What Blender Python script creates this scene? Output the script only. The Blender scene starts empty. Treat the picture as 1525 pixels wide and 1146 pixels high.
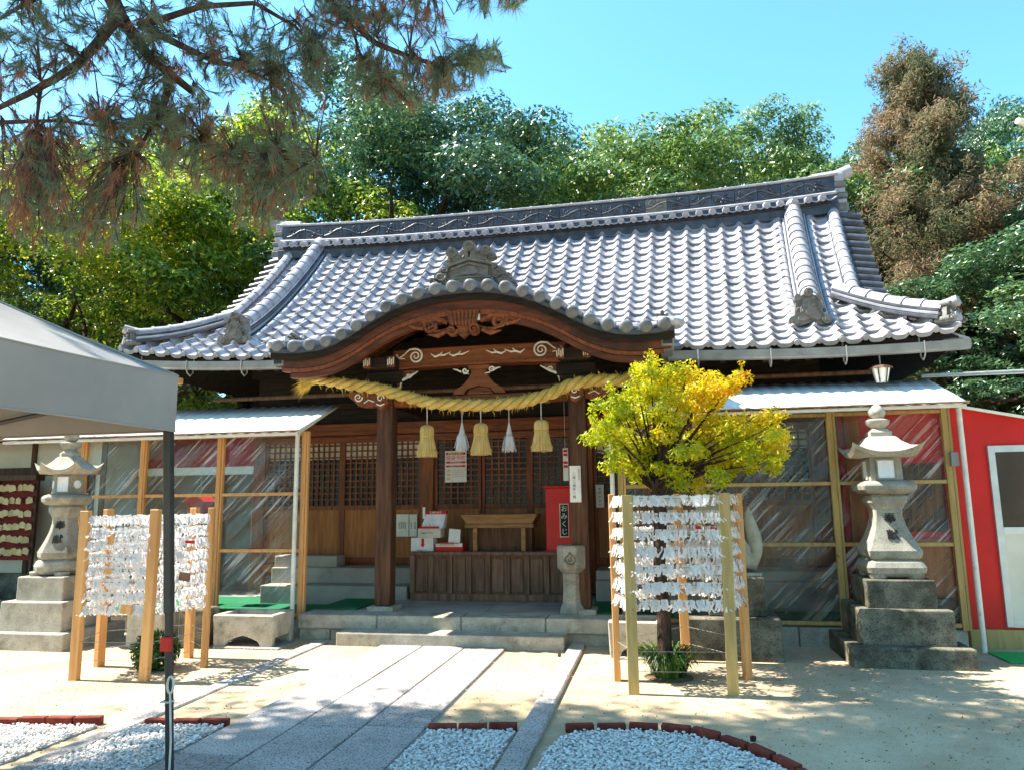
import bpy, math, random
import numpy as np
from mathutils import Matrix, Vector
random.seed(7); rng=np.random.default_rng(11)
R=math.radians
S=bpy.context.scene; COL=S.collection
# ------------------------------------------------------------------ camera
CW,CH=1525.0,1146.0
FPX,YAW,PITCH,ROLL,CAMZ=1092.4,.19321,.15571,-.01323,1.6
_cy,_sy,_cp,_sp=math.cos(YAW),math.sin(YAW),math.cos(PITCH),math.sin(PITCH)
FWD=np.array([-_sy*_cp,_cy*_cp,_sp]); _r=np.array([_cy,_sy,0.]); _u=np.cross(_r,FWD)
RGT=math.cos(ROLL)*_r+math.sin(ROLL)*_u; UPV=-math.sin(ROLL)*_r+math.cos(ROLL)*_u
cd=bpy.data.cameras.new('camera'); cam=bpy.data.objects.new('camera',cd); COL.objects.link(cam)
cd.sensor_fit='HORIZONTAL'; cd.sensor_width=36; cd.lens=FPX/CW*36; cd.clip_start=.05; cd.clip_end=2000
mm=Matrix.Identity(4)
for i in range(3): mm[i][0]=RGT[i]; mm[i][1]=UPV[i]; mm[i][2]=-FWD[i]
mm[2][3]=CAMZ; cam.matrix_world=mm; S.camera=cam
def at(x,y,Y):                      # photo direction met with the upright plane at depth Y
    d=FWD*FPX+RGT*(x-CW/2)-UPV*(y-CH/2); t=Y/d[1]; return np.array([d[0]*t,Y,CAMZ+d[2]*t])
def gnd(x,y,z=0.):                  # photo direction met with the level z
    d=FWD*FPX+RGT*(x-CW/2)-UPV*(y-CH/2); t=(z-CAMZ)/d[2]; return np.array([d[0]*t,d[1]*t,z])
# ------------------------------------------------------------------ sky, sun, exposure
SUN=Vector((-.575,.0,.815)).normalized()
w=bpy.data.worlds.new('World'); S.world=w; w.use_nodes=True; nt=w.node_tree
bg=nt.nodes['Background']; sky=nt.nodes.new('ShaderNodeTexSky'); sky.sky_type='NISHITA'; sky.sun_disc=False
sky.sun_elevation=math.asin(SUN.z); sky.sun_rotation=math.atan2(SUN.x,SUN.y); sky.altitude=50; sky.air_density=1.0; sky.dust_density=.6; sky.ozone_density=1.3
tint=nt.nodes.new('ShaderNodeMix'); tint.data_type='RGBA'; tint.blend_type='MULTIPLY'; tint.inputs[0].default_value=1; tint.inputs[7].default_value=(.70,1.21,1.27,1)
nt.links.new(sky.outputs[0],tint.inputs[6]); nt.links.new(tint.outputs[2],bg.inputs[0]); bg.inputs[1].default_value=.12
sl=bpy.data.lights.new('sun','SUN'); sl.energy=5.0; sl.angle=R(.53); sl.color=(1,.93,.82)
so=bpy.data.objects.new('sun',sl); COL.objects.link(so); so.rotation_euler=SUN.to_track_quat('Z','Y').to_euler(); so.location=(-6,1,14)
S.view_settings.view_transform='Standard'; S.view_settings.look='None'; S.view_settings.exposure=1.6; S.view_settings.gamma=1
S.render.engine='CYCLES'; S.cycles.max_bounces=8; S.cycles.transparent_max_bounces=16
# ------------------------------------------------------------------ materials
def C(r,g,b):
    f=lambda v:(v/255/12.92 if v/255<.04045 else ((v/255+.055)/1.055)**2.4)
    return (f(r),f(g),f(b),1)
MATS={}
def N(nt,t,**k):
    n=nt.nodes.new(t)
    for a,v in k.items(): setattr(n,a,v)
    return n
def noise(nt,vec,scale,detail=5,rough=.6):
    n=N(nt,'ShaderNodeTexNoise'); n.inputs['Scale'].default_value=scale; n.inputs['Detail'].default_value=detail; n.inputs['Roughness'].default_value=rough
    nt.links.new(vec,n.inputs['Vector']); return n.outputs['Fac']
def ramp(nt,fac,stops):
    r=N(nt,'ShaderNodeValToRGB'); e=r.color_ramp.elements
    while len(e)<len(stops): e.new(.5)
    for el,(p,c) in zip(e,stops): el.position=p; el.color=c
    nt.links.new(fac,r.inputs[0]); return r.outputs[0]
def mixc(nt,a,b,fac,mode='MIX'):
    m=N(nt,'ShaderNodeMix',data_type='RGBA',blend_type=mode)
    for s,v in ((0,fac),(6,a),(7,b)):
        if hasattr(v,'links') or hasattr(v,'is_linked'): nt.links.new(v,m.inputs[s])
        else: m.inputs[s].default_value=v
    return m.outputs[2]
def mat(name,c1,c2=None,scale=8,rough=.7,bump=.12,bscale=None,spec=.4,rand=0,metal=0,stain=None,stretch=(1,1,1),lo=.35,hi=.65,coat=0,island=0,bdist=.01,speck=None):
    m=bpy.data.materials.new(name); m.use_nodes=True; nt=m.node_tree; b=nt.nodes['Principled BSDF']
    tc=N(nt,'ShaderNodeTexCoord'); mp=N(nt,'ShaderNodeMapping'); mp.inputs['Scale'].default_value=stretch
    oi=N(nt,'ShaderNodeObjectInfo')
    ad=N(nt,'ShaderNodeVectorMath',operation='ADD'); mu=N(nt,'ShaderNodeMath',operation='MULTIPLY'); mu.inputs[1].default_value=37.3
    nt.links.new(oi.outputs['Random'],mu.inputs[0]); nt.links.new(tc.outputs['Object'],ad.inputs[0]); nt.links.new(mu.outputs[0],ad.inputs[1])
    nt.links.new(ad.outputs[0],mp.inputs[0]); v=mp.outputs[0]
    f=noise(nt,v,scale); col=ramp(nt,f,[(lo,c1),(hi,c2 or c1)])
    if speck:   # (colour, scale, threshold)
        s=noise(nt,ad.outputs[0],speck[1],2,.5); sr=ramp(nt,s,[(speck[2],(0,0,0,1)),(speck[2]+.06,(1,1,1,1))]); col=mixc(nt,col,speck[0],sr)
    if stain:   # (colour, scale, threshold)
        s=noise(nt,ad.outputs[0],stain[1],6,.65); sr=ramp(nt,s,[(stain[2],(0,0,0,1)),(min(1,stain[2]+.18),(.85,.85,.85,1))]); col=mixc(nt,col,stain[0],sr)
    if rand or island:
        hs=N(nt,'ShaderNodeHueSaturation'); mr=N(nt,'ShaderNodeMapRange')
        if island:
            ge=N(nt,'ShaderNodeNewGeometry'); nt.links.new(ge.outputs['Random Per Island'],mr.inputs[0])
        else: nt.links.new(oi.outputs['Random'],mr.inputs[0])
        k=rand or island; mr.inputs[3].default_value=1-k; mr.inputs[4].default_value=1+k
        nt.links.new(mr.outputs[0],hs.inputs['Value']); nt.links.new(col,hs.inputs['Color']); col=hs.outputs[0]
    nt.links.new(col,b.inputs['Base Color'])
    b.inputs['Roughness'].default_value=rough; b.inputs['Specular IOR Level'].default_value=spec; b.inputs['Metallic'].default_value=metal
    if coat: b.inputs['Coat Weight'].default_value=coat
    if bump:
        bf=noise(nt,v,bscale or scale*2.5,4); bp=N(nt,'ShaderNodeBump'); bp.inputs['Strength'].default_value=bump; bp.inputs['Distance'].default_value=bdist
        nt.links.new(bf,bp.inputs['Height']); nt.links.new(bp.outputs[0],b.inputs['Normal'])
    MATS[name]=m; return m
def leafmat(name,stops,scale=.5,trans=.35,rough=.4,spec=.5,grad=None):
    m=bpy.data.materials.new(name); m.use_nodes=True; nt=m.node_tree; b=nt.nodes['Principled BSDF']; out=nt.nodes['Material Output']
    tc=N(nt,'ShaderNodeTexCoord'); f=noise(nt,tc.outputs['Object'],scale,3)
    ge=N(nt,'ShaderNodeNewGeometry'); a=N(nt,'ShaderNodeMath',operation='MULTIPLY_ADD'); a.inputs[1].default_value=.34
    nt.links.new(ge.outputs['Random Per Island'],a.inputs[0]); s=N(nt,'ShaderNodeMath',operation='SUBTRACT'); s.inputs[1].default_value=.17
    nt.links.new(f,s.inputs[0]); nt.links.new(s.outputs[0],a.inputs[2])
    fac=a.outputs[0]
    if grad:
        sx=N(nt,'ShaderNodeSeparateXYZ'); nt.links.new(tc.outputs['Object'],sx.inputs[0]); g2=N(nt,'ShaderNodeVectorMath',operation='DOT_PRODUCT'); g2.inputs[1].default_value=grad; nt.links.new(tc.outputs['Object'],g2.inputs[0]); a2=N(nt,'ShaderNodeMath',operation='ADD'); nt.links.new(fac,a2.inputs[0]); nt.links.new(g2.outputs['Value'],a2.inputs[1]); fac=a2.outputs[0]
    col=ramp(nt,fac,stops); nt.links.new(col,b.inputs['Base Color']); b.inputs['Roughness'].default_value=rough; b.inputs['Specular IOR Level'].default_value=spec
    t=N(nt,'ShaderNodeBsdfTranslucent'); hs=N(nt,'ShaderNodeHueSaturation'); hs.inputs['Value'].default_value=1.5 if name!='slip' else 1.0; hs.inputs['Hue'].default_value=.485 if name!='slip' else .5; nt.links.new(col,hs.inputs['Color']); nt.links.new(hs.outputs[0],t.inputs[0])
    mx=N(nt,'ShaderNodeMixShader'); mx.inputs[0].default_value=trans
    nt.links.new(b.outputs[0],mx.inputs[1]); nt.links.new(t.outputs[0],mx.inputs[2]); nt.links.new(mx.outputs[0],out.inputs[0])
    MATS[name]=m; return m
mat('sand',C(178,157,128),C(202,183,153),scale=1.1,rough=.95,bump=.5,bscale=90,spec=.1,stain=(C(156,138,112),.7,.5),speck=(C(132,116,96),110,.62),bdist=.006)
mat('granite_path',C(164,156,150),C(190,182,176),scale=3,rough=.85,bump=.35,bscale=160,spec=.2,rand=.12,speck=(C(104,98,98),75,.55),stain=(C(138,128,112),1.6,.58),bdist=.004)
mat('granite',C(160,152,138),C(192,184,168),scale=5,rough=.85,bump=.4,bscale=120,spec=.2,rand=.06,speck=(C(100,100,98),140,.6),stain=(C(96,94,78),4,.56),bdist=.005)
mat('granite_dark',C(92,88,76),C(136,130,114),scale=5,rough=.9,bump=.5,bscale=70,spec=.15,speck=(C(60,58,52),90,.58),stain=(C(46,44,36),3.2,.47),bdist=.006)
mat('granite_lantern',C(140,135,124),C(170,164,150),scale=6,rough=.88,bump=.4,bscale=90,spec=.2,speck=(C(112,108,98),110,.58),stain=(C(104,98,80),4,.54),bdist=.004)
mat('concrete',C(152,146,138),C(174,167,158),scale=2.5,rough=.9,bump=.2,bscale=60,spec=.2,stain=(C(112,108,98),1.2,.58))
mat('gravel',C(204,198,194),C(230,226,222),scale=30,rough=.7,bump=.2,spec=.3,island=.16)
mat('gravel_bed',C(150,146,140),C(186,182,176),scale=40,rough=.9,bump=.6,bscale=60)
mat('brick_red',C(104,44,36),C(132,62,50),scale=14,rough=.85,bump=.35,rand=.15,spec=.2)
mat('tile',C(146,145,152),C(180,178,184),scale=5,rough=.42,bump=.1,bscale=40,spec=.55,rand=.22,stain=(C(108,106,110),2.6,.57))
mat('tile_cap',C(100,102,108),C(134,135,140),scale=6,rough=.45,bump=.15,bscale=30,spec=.5,rand=.18,stain=(C(84,80,74),5,.6))
mat('tile_dark',C(52,55,64),C(84,86,94),scale=6,rough=.45,bump=.2,bscale=30,spec=.5,rand=.1,stain=(C(96,90,78),5,.62))
mat('tile_old',C(104,102,98),C(136,132,124),scale=9,rough=.7,bump=.3,bscale=40,spec=.3,stain=(C(80,84,66),6,.6))
G=(1.4,1.4,14)
mat('wood',C(96,48,24),C(142,76,38),scale=3,rough=.55,bump=.25,bscale=9,stretch=(9,9,.9),spec=.4,rand=.12,stain=(C(46,28,20),1.3,.58))
mat('wood_h',C(104,52,24),C(152,84,40),scale=3,rough=.55,bump=.25,bscale=9,stretch=(.9,9,9),spec=.4,rand=.12,stain=(C(48,29,20),1.3,.58))
mat('wood_barge',C(72,37,26),C(116,64,40),scale=2.6,rough=.6,bump=.3,bscale=7,stretch=(.8,7,5),spec=.35,stain=(C(54,34,30),1.6,.52))
mat('wood_panel',C(134,78,34),C(174,108,50),scale=2.2,rough=.5,bump=.15,bscale=8,stretch=(8,8,.8),spec=.4,rand=.1)
mat('wood_pillar',C(66,40,28),C(104,70,48),scale=2.5,rough=.7,bump=.35,bscale=9,stretch=(9,9,.7),spec=.3,stain=(C(118,96,76),2.6,.66))
mat('wood_grey',C(98,70,56),C(138,104,84),scale=2.6,rough=.75,bump=.3,bscale=9,stretch=(8,8,.9),spec=.25,rand=.1)
mat('wood_tray',C(128,92,58),C(164,122,80),scale=2.6,rough=.65,bump=.2,stretch=(.9,8,8),spec=.3)
mat('wood_black',C(34,27,24),C(56,45,38),scale=3,rough=.8,bump=.3,stretch=(1,7,7),spec=.2)
mat('wood_new',C(196,138,82),C(220,166,106),scale=2.4,rough=.6,bump=.15,bscale=8,stretch=(9,9,.8),spec=.3,rand=.06,speck=(C(140,84,44),14,.73))
mat('wood_yellow',C(168,138,84),C(192,164,106),scale=2.4,rough=.6,bump=.15,stretch=(9,9,.8),spec=.3,rand=.06,speck=(C(130,96,50),14,.73))  # yellow wood, also the shaded tone of the right slip stand's front posts
mat('white_paint',C(226,220,206),C(240,236,226),scale=12,rough=.6,bump=.1,stain=(C(186,176,160),8,.62))
mat('awning_white',C(228,226,222),C(242,240,236),scale=2,rough=.5,bump=.08,bscale=6,spec=.35,stain=(C(196,190,178),1.5,.62))
mat('awning_under',C(150,142,128),C(172,164,150),scale=3,rough=.8)
mat('rust_white',C(214,208,198),C(234,230,222),scale=6,rough=.55,bump=.1,stain=(C(140,82,44),5,.63))
mat('grey_metal',C(122,122,120),C(146,146,142),scale=4,rough=.5,bump=.05,spec=.5,stain=(C(106,100,92),3,.6))
mat('dark_metal',C(30,31,33),C(46,47,50),scale=5,rough=.45,bump=.05,spec=.5)
mat('alu',C(186,188,190),C(206,208,208),scale=4,rough=.4,bump=.03,metal=.4)
mat('red_wall',C(190,16,12),C(214,24,18),scale=1.5,rough=.55,bump=.12,bscale=5,stain=(C(160,10,10),1.2,.6))
mat('red_paint',C(192,20,14),C(214,32,20),scale=3,rough=.5,bump=.08)
mat('red_fabric',C(196,34,40),C(212,52,54),scale=3,rough=.8,bump=.1)
mat('door_cream',C(206,200,184),C(222,216,200),scale=2,rough=.5,bump=.03)
mat('brown_glass',C(54,40,30),C(80,62,48),scale=1.2,rough=.3,bump=.05,spec=.3)
mat('dark_glass',C(14,12,12),C(30,27,25),scale=1.1,rough=.22,bump=.06,bscale=3,spec=.3)
mat('paper',C(226,222,210),C(240,238,230),scale=6,rough=.9,bump=.05)
mat('paper_shoji',C(196,188,170),C(222,216,200),scale=3,rough=.95,bump=.05)
mat('paper_blue',C(226,228,240),C(244,245,250),scale=9,rough=.9,bump=.05)
mat('ink',C(26,24,24),C(40,36,36),scale=9,rough=.8,bump=0)
mat('ink_red',C(196,36,34),C(206,48,44),scale=9,rough=.8,bump=0)
mat('ink_gold',C(206,186,150),C(222,204,172),scale=9,rough=.7,bump=0)
mat('box_white',C(220,216,210),C(236,232,226),scale=5,rough=.6,bump=.04)
mat('straw',C(190,154,80),C(218,188,110),scale=6,rough=.8,bump=.6,bscale=60,stretch=(1,1,1),spec=.25,bdist=.006)
mat('straw_bundle',C(190,156,92),C(220,192,130),scale=5,rough=.85,bump=.9,bscale=30,stretch=(6,6,.4),spec=.2,bdist=.008)
mat('straw_bits',C(188,152,60),C(224,194,96),scale=5,rough=.8,bump=0,island=.25)
mat('bark_dark',C(48,38,32),C(86,70,60),scale=9,rough=.95,bump=.9,bscale=16,stretch=(2,2,.6),spec=.1,bdist=.03)
mat('bark_pine',C(58,46,42),C(98,82,74),scale=10,rough=.95,bump=.9,bscale=20,spec=.1,bdist=.02)
mat('tent_grey',C(140,138,136),C(154,152,150),scale=1.5,rough=.6,bump=.2,bscale=2.5,spec=.3,bdist=.03)
mat('green_mat',C(16,104,66),C(24,124,80),scale=40,rough=.95,bump=.4,bscale=200)
mat('green_bright',C(24,150,70),C(36,168,84),scale=40,rough=.95,bump=.4,bscale=200)
mat('plaster',C(214,200,180),C(228,216,198),scale=2,rough=.95,bump=.1,stain=(C(178,168,150),1.4,.62))
mat('ema_wood',C(196,160,104),C(220,188,136),scale=6,rough=.7,bump=.05,rand=.12)
mat('ema_red',C(110,28,24),C(140,40,34),scale=6,rough=.8,bump=.05)
mat('fox_stone',C(150,146,128),C(180,176,158),scale=8,rough=.9,bump=.3,stain=(C(104,104,84),6,.58))
mat('cord',C(200,196,186),C(220,216,208),scale=9,rough=.8,bump=0)
mat('cable',C(150,156,156),C(170,176,176),scale=9,rough=.6,bump=0)
mat('soil',C(92,76,58),C(128,108,84),scale=12,rough=.95,bump=.8,bscale=40,bdist=.02)
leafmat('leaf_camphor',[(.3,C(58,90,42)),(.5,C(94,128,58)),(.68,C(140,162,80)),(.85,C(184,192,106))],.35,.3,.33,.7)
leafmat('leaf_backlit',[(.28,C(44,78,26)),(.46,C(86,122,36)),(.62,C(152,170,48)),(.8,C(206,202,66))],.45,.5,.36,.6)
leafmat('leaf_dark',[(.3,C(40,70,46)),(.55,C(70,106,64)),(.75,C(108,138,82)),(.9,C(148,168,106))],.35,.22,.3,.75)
leafmat('leaf_cypress',[(.26,C(76,92,60)),(.44,C(112,110,78)),(.60,C(142,124,94)),(.8,C(172,140,106))],.6,.35,.7,.2)
leafmat('leaf_yellow',[(.26,C(126,146,16)),(.45,C(176,182,18)),(.62,C(212,200,22)),(.78,C(232,190,24)),(.9,C(234,158,30))],1.2,.45,.42,.5,grad=(.12,0,.15))
leafmat('leaf_grass',[(.3,C(30,56,20)),(.6,C(64,98,34)),(.85,C(120,142,60))],3,.25,.4,.5)
leafmat('needle_green',[(.3,C(98,112,92)),(.6,C(128,142,108)),(.85,C(164,170,122))],.8,.5,.5,.4)
leafmat('needle_brown',[(.3,C(132,96,76)),(.6,C(170,126,96)),(.85,C(190,152,112))],.8,.5,.6,.2)
leafmat('slip',[(.2,C(214,210,206)),(.5,C(238,236,236)),(.8,C(250,249,250))],4,.45,.9,.1)
def plastic():
    m=bpy.data.materials.new('plastic'); m.use_nodes=True; nt=m.node_tree; out=nt.nodes['Material Output']; nt.nodes.remove(nt.nodes['Principled BSDF'])
    tc=N(nt,'ShaderNodeTexCoord'); oi=N(nt,'ShaderNodeObjectInfo'); ad=N(nt,'ShaderNodeVectorMath',operation='ADD'); mu=N(nt,'ShaderNodeMath',operation='MULTIPLY'); mu.inputs[1].default_value=23.
    nt.links.new(oi.outputs['Random'],mu.inputs[0]); nt.links.new(tc.outputs['Object'],ad.inputs[0]); nt.links.new(mu.outputs[0],ad.inputs[1])
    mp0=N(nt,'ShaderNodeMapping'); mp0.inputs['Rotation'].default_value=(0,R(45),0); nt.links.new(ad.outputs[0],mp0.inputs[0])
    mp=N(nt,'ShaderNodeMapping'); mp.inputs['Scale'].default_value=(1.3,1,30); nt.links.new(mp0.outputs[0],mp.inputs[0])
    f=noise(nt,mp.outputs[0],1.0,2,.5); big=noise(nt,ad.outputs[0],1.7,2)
    st=ramp(nt,f,[(.55,(0,0,0,1)),(.68,(1,1,1,1))]); bm=ramp(nt,big,[(.42,(0,0,0,1)),(.56,(1,1,1,1))])  # bright reflection streaks of the wrinkled film, painted as pale diagonal bands
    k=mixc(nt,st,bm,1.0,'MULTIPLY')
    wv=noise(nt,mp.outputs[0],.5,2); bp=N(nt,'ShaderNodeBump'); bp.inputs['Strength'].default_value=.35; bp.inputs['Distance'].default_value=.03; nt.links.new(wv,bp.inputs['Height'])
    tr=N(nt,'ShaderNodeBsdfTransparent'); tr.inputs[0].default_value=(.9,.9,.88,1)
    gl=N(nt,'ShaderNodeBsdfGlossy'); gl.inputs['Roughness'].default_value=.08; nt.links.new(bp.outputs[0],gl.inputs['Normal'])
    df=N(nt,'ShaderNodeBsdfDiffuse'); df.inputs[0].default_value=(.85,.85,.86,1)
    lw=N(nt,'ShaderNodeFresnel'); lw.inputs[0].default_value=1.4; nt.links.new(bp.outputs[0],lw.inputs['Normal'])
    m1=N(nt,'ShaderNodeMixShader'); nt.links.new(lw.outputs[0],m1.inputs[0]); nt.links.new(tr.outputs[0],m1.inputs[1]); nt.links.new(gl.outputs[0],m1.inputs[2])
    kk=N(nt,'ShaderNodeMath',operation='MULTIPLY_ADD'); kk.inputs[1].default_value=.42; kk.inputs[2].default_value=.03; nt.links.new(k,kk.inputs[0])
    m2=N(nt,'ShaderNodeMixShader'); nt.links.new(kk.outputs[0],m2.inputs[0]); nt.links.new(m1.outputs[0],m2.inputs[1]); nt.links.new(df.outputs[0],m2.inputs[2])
    nt.links.new(m2.outputs[0],out.inputs[0]); MATS['plastic']=m
plastic()
# ------------------------------------------------------------------ mesh helpers
WM={}
def link(o,parent,world):
    COL.objects.link(o)
    if parent is not None:
        o.parent=parent; o.matrix_parent_inverse=WM[parent].inverted()
    o.matrix_basis=world; WM[o]=world.copy(); return o
def tag(o,label=None,cat=None,group=None,kind=None):
    if label: o['label']=label
    if cat: o['category']=cat
    if group: o['group']=group
    if kind: o['kind']=kind
    return o
def thing(name,loc,label,cat,group=None,rz=0):
    o=bpy.data.objects.new(name,None); o.empty_display_size=.2
    link(o,None,Matrix.Translation(Vector([float(v) for v in loc]))@Matrix.Rotation(rz,4,'Z')); return tag(o,label,cat,group)
class MB:
    def __init__(s): s.v=[]; s.f=[]; s.M=None
    def add(s,vs,fs):
        n=len(s.v)
        if s.M is not None: vs=[tuple(s.M@Vector((float(a),float(b),float(c)))) for a,b,c in vs]
        s.v+= [tuple(map(float,p)) for p in vs]; s.f+=[tuple(i+n for i in f) for f in fs]; return s
    def box(s,x0,x1,y0,y1,z0,z1):
        return s.add([(x0,y0,z0),(x1,y0,z0),(x1,y1,z0),(x0,y1,z0),(x0,y0,z1),(x1,y0,z1),(x1,y1,z1),(x0,y1,z1)],[(0,3,2,1),(4,5,6,7),(0,1,5,4),(1,2,6,5),(2,3,7,6),(3,0,4,7)])
    def bar(s,a,b,wx,wy,up=(0,0,1)):
        a=Vector([float(q) for q in a]); b=Vector([float(q) for q in b]); d=(b-a).normalized(); u=Vector(up)
        if abs(d.dot(u))>.95: u=Vector((0,1,0))
        r=d.cross(u).normalized(); u=r.cross(d)
        vs=[]
        for p in (a,b):
            for i,j in ((-1,-1),(1,-1),(1,1),(-1,1)): vs.append(p+r*i*wx/2+u*j*wy/2)
        return s.add(vs,[(0,3,2,1),(4,5,6,7),(0,1,5,4),(1,2,6,5),(2,3,7,6),(3,0,4,7)])
    def tube(s,pts,r,n=8,cap=True):
        pts=[Vector([float(q) for q in p]) for p in pts]; m=len(pts); rr=r if hasattr(r,'__len__') else [r]*m
        vs=[];fs=[]; prev=None
        for i,p in enumerate(pts):
            d=(pts[min(i+1,m-1)]-pts[max(i-1,0)])
            d=d.normalized() if d.length>1e-9 else Vector((0,0,1))
            if prev is None:
                a=Vector((0,0,1)) if abs(d.z)<.9 else Vector((1,0,0)); u=d.cross(a).normalized()
            else: u=(prev-d*prev.dot(d)).normalized()
            prev=u; v=d.cross(u)
            for k in range(n):
                t=2*math.pi*k/n; vs.append(p+(u*math.cos(t)+v*math.sin(t))*rr[i])
        for i in range(m-1):
            for k in range(n):
                k2=(k+1)%n; fs.append((i*n+k,i*n+k2,(i+1)*n+k2,(i+1)*n+k))
        if cap: fs.append(tuple(range(n-1,-1,-1))); fs.append(tuple((m-1)*n+k for k in range(n)))
        return s.add(vs,fs)
    def loft(s,secs,n=4,rot=None,c=(0,0),cap=True):     # secs: (z, half-width x, half-width y) of n-gons
        rot=math.pi/n if rot is None else rot; k=1/math.cos(math.pi/n); vs=[];fs=[]
        for sec in secs:
            z,hx=sec[0],sec[1]; hy=sec[2] if len(sec)>2 else hx
            for i in range(n):
                t=rot+2*math.pi*i/n; vs.append((c[0]+hx*k*math.cos(t),c[1]+hy*k*math.sin(t),z))
        m=len(secs)
        for j in range(m-1):
            for i in range(n): i2=(i+1)%n; fs.append((j*n+i,j*n+i2,(j+1)*n+i2,(j+1)*n+i))
        if cap: fs.append(tuple(range(n-1,-1,-1))); fs.append(tuple((m-1)*n+i for i in range(n)))
        return s.add(vs,fs)
    def prism(s,poly,y0,y1):                              # outline in x,z extruded along y
        n=len(poly); vs=[(x,y0,z) for x,z in poly]+[(x,y1,z) for x,z in poly]
        a=sum(poly[i][0]*poly[(i+1)%n][1]-poly[(i+1)%n][0]*poly[i][1] for i in range(n))
        fr=tuple(range(n)); bk=tuple(range(2*n-1,n-1,-1)); sd=[(i,i+n,(i+1)%n+n,(i+1)%n) for i in range(n)]
        if a<0: fr=fr[::-1]; bk=bk[::-1]; sd=[f[::-1] for f in sd]
        return s.add(vs,[fr,bk]+sd)
    def band(s,top,bot,y0,y1):                            # ribbon solid between two x,z polylines
        n=len(top); vs=[(x,y0,z) for x,z in top]+[(x,y0,z) for x,z in bot]+[(x,y1,z) for x,z in top]+[(x,y1,z) for x,z in bot]
        fs=[]
        for i in range(n-1):
            a,b,c,d=i,i+1,n+i+1,n+i; fs+= [(d,c,b,a),(a+2*n,b+2*n,c+2*n,d+2*n),(a,b,b+2*n,a+2*n),(d+2*n,c+2*n,c,d)]
        fs+=[(0,2*n,3*n,n),(n-1,2*n-1,4*n-1,3*n-1)]
        return s.add(vs,fs)
    def disc(s,cx,cz,r,y0,y1,n=14,dome=0):
        poly=[(cx+r*math.cos(2*math.pi*i/n),cz+r*math.sin(2*math.pi*i/n)) for i in range(n)]
        s.prism(poly,y0,y1)
        if dome:
            k=len(s.v); vs=[(x,y0,z) for x,z in poly]+[(cx+(x-cx)*.6,y0-dome*.8,cz+(z-cz)*.6) for x,z in poly]+[(cx,y0-dome,cz)]
            s.add(vs,[(i,(i+1)%n,n+(i+1)%n,n+i) for i in range(n)]+[(n+i,n+(i+1)%n,2*n) for i in range(n)])
        return s
    def spiral(s,cx,cz,r,turns,y,th,d=1,a0=0,n=5,tail=None):
        pts=[];rr=[]; m=int(14*turns)+2
        for i in range(m+1):
            u=i/m; a=a0+d*turns*2*math.pi*u; q=r*(1-u*.88); pts.append((cx+q*math.cos(a),y,cz+q*math.sin(a))); rr.append(th*(1-.45*u))
        if tail:
            pre=[(x,y,z) for x,z in tail]; pts=pre+pts; k=len(pre); rr=[th*(.35+.6*i/k) for i in range(k)]+rr
        return s.tube(pts,rr,n)
    def sphere(s,c,r,n=10,m=6,sq=(1,1,1)):
        vs=[];fs=[]
        for j in range(m+1):
            t=math.pi*j/m
            for i in range(n):
                p=2*math.pi*i/n; vs.append((c[0]+r*sq[0]*math.sin(t)*math.cos(p),c[1]+r*sq[1]*math.sin(t)*math.sin(p),c[2]-r*sq[2]*math.cos(t)))
        for j in range(m):
            for i in range(n): i2=(i+1)%n; fs.append((j*n+i,j*n+i2,(j+1)*n+i2,(j+1)*n+i))
        return s.add(vs,fs)
    def mesh(s,name,m,smooth=False,center=True):
        v=np.array(s.v,float); c=(v.min(0)+v.max(0))/2 if center else np.zeros(3); v=v-c
        me=bpy.data.meshes.new(name); me.from_pydata([tuple(p) for p in v],[],s.f)
        me.materials.append(MATS[m])
        if smooth:
            me.polygons.foreach_set('use_smooth',[True]*len(me.polygons))
            me.set_sharp_from_angle(angle=R(smooth if smooth is not True else 40))
        return me,c
    def build(s,name,m,parent=None,smooth=False,bevel=0,label=None,cat=None,group=None,kind=None,seg=1):
        me,c=s.mesh(name,m,smooth); o=bpy.data.objects.new(name,me)
        link(o,parent,Matrix.Translation(Vector([float(q) for q in c])))
        if bevel:
            bm=o.modifiers.new('bevel','BEVEL'); bm.width=bevel; bm.segments=seg; bm.limit_method='ANGLE'; bm.angle_limit=R(40)
        return tag(o,label,cat,group,kind)
def B(name,m,parent,x0,x1,y0,y1,z0,z1,bevel=.006,**k): return MB().box(x0,x1,y0,y1,z0,z1).build(name,m,parent,bevel=bevel,**k)
def inst(name,me,parent,world,**k):
    o=bpy.data.objects.new(name,me); link(o,parent,world); return tag(o,**k)
def npmesh(name,v,f,m,nper=4):
    v=np.asarray(v,np.float32).reshape(-1,3); f=np.asarray(f,np.int32).reshape(-1,nper)
    me=bpy.data.meshes.new(name); me.vertices.add(len(v)); me.vertices.foreach_set('co',v.ravel())
    me.loops.add(f.size); me.loops.foreach_set('vertex_index',f.ravel()); me.polygons.add(len(f))
    me.polygons.foreach_set('loop_start',np.arange(0,f.size,nper,dtype=np.int32)); me.update(calc_edges=True); me.materials.append(MATS[m]); return me
def npobj(name,v,f,m,parent=None,nper=4,**k):
    v=np.asarray(v,float).reshape(-1,3); c=(v.min(0)+v.max(0))/2
    return inst(name,npmesh(name,v-c,f,m,nper),parent,Matrix.Translation(Vector(c.tolist())),**k)
def frame(o,x,y,z):
    m=Matrix.Identity(4)
    for i in range(3): m[i][0]=x[i]; m[i][1]=y[i]; m[i][2]=z[i]; m[i][3]=o[i]
    return m
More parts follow.
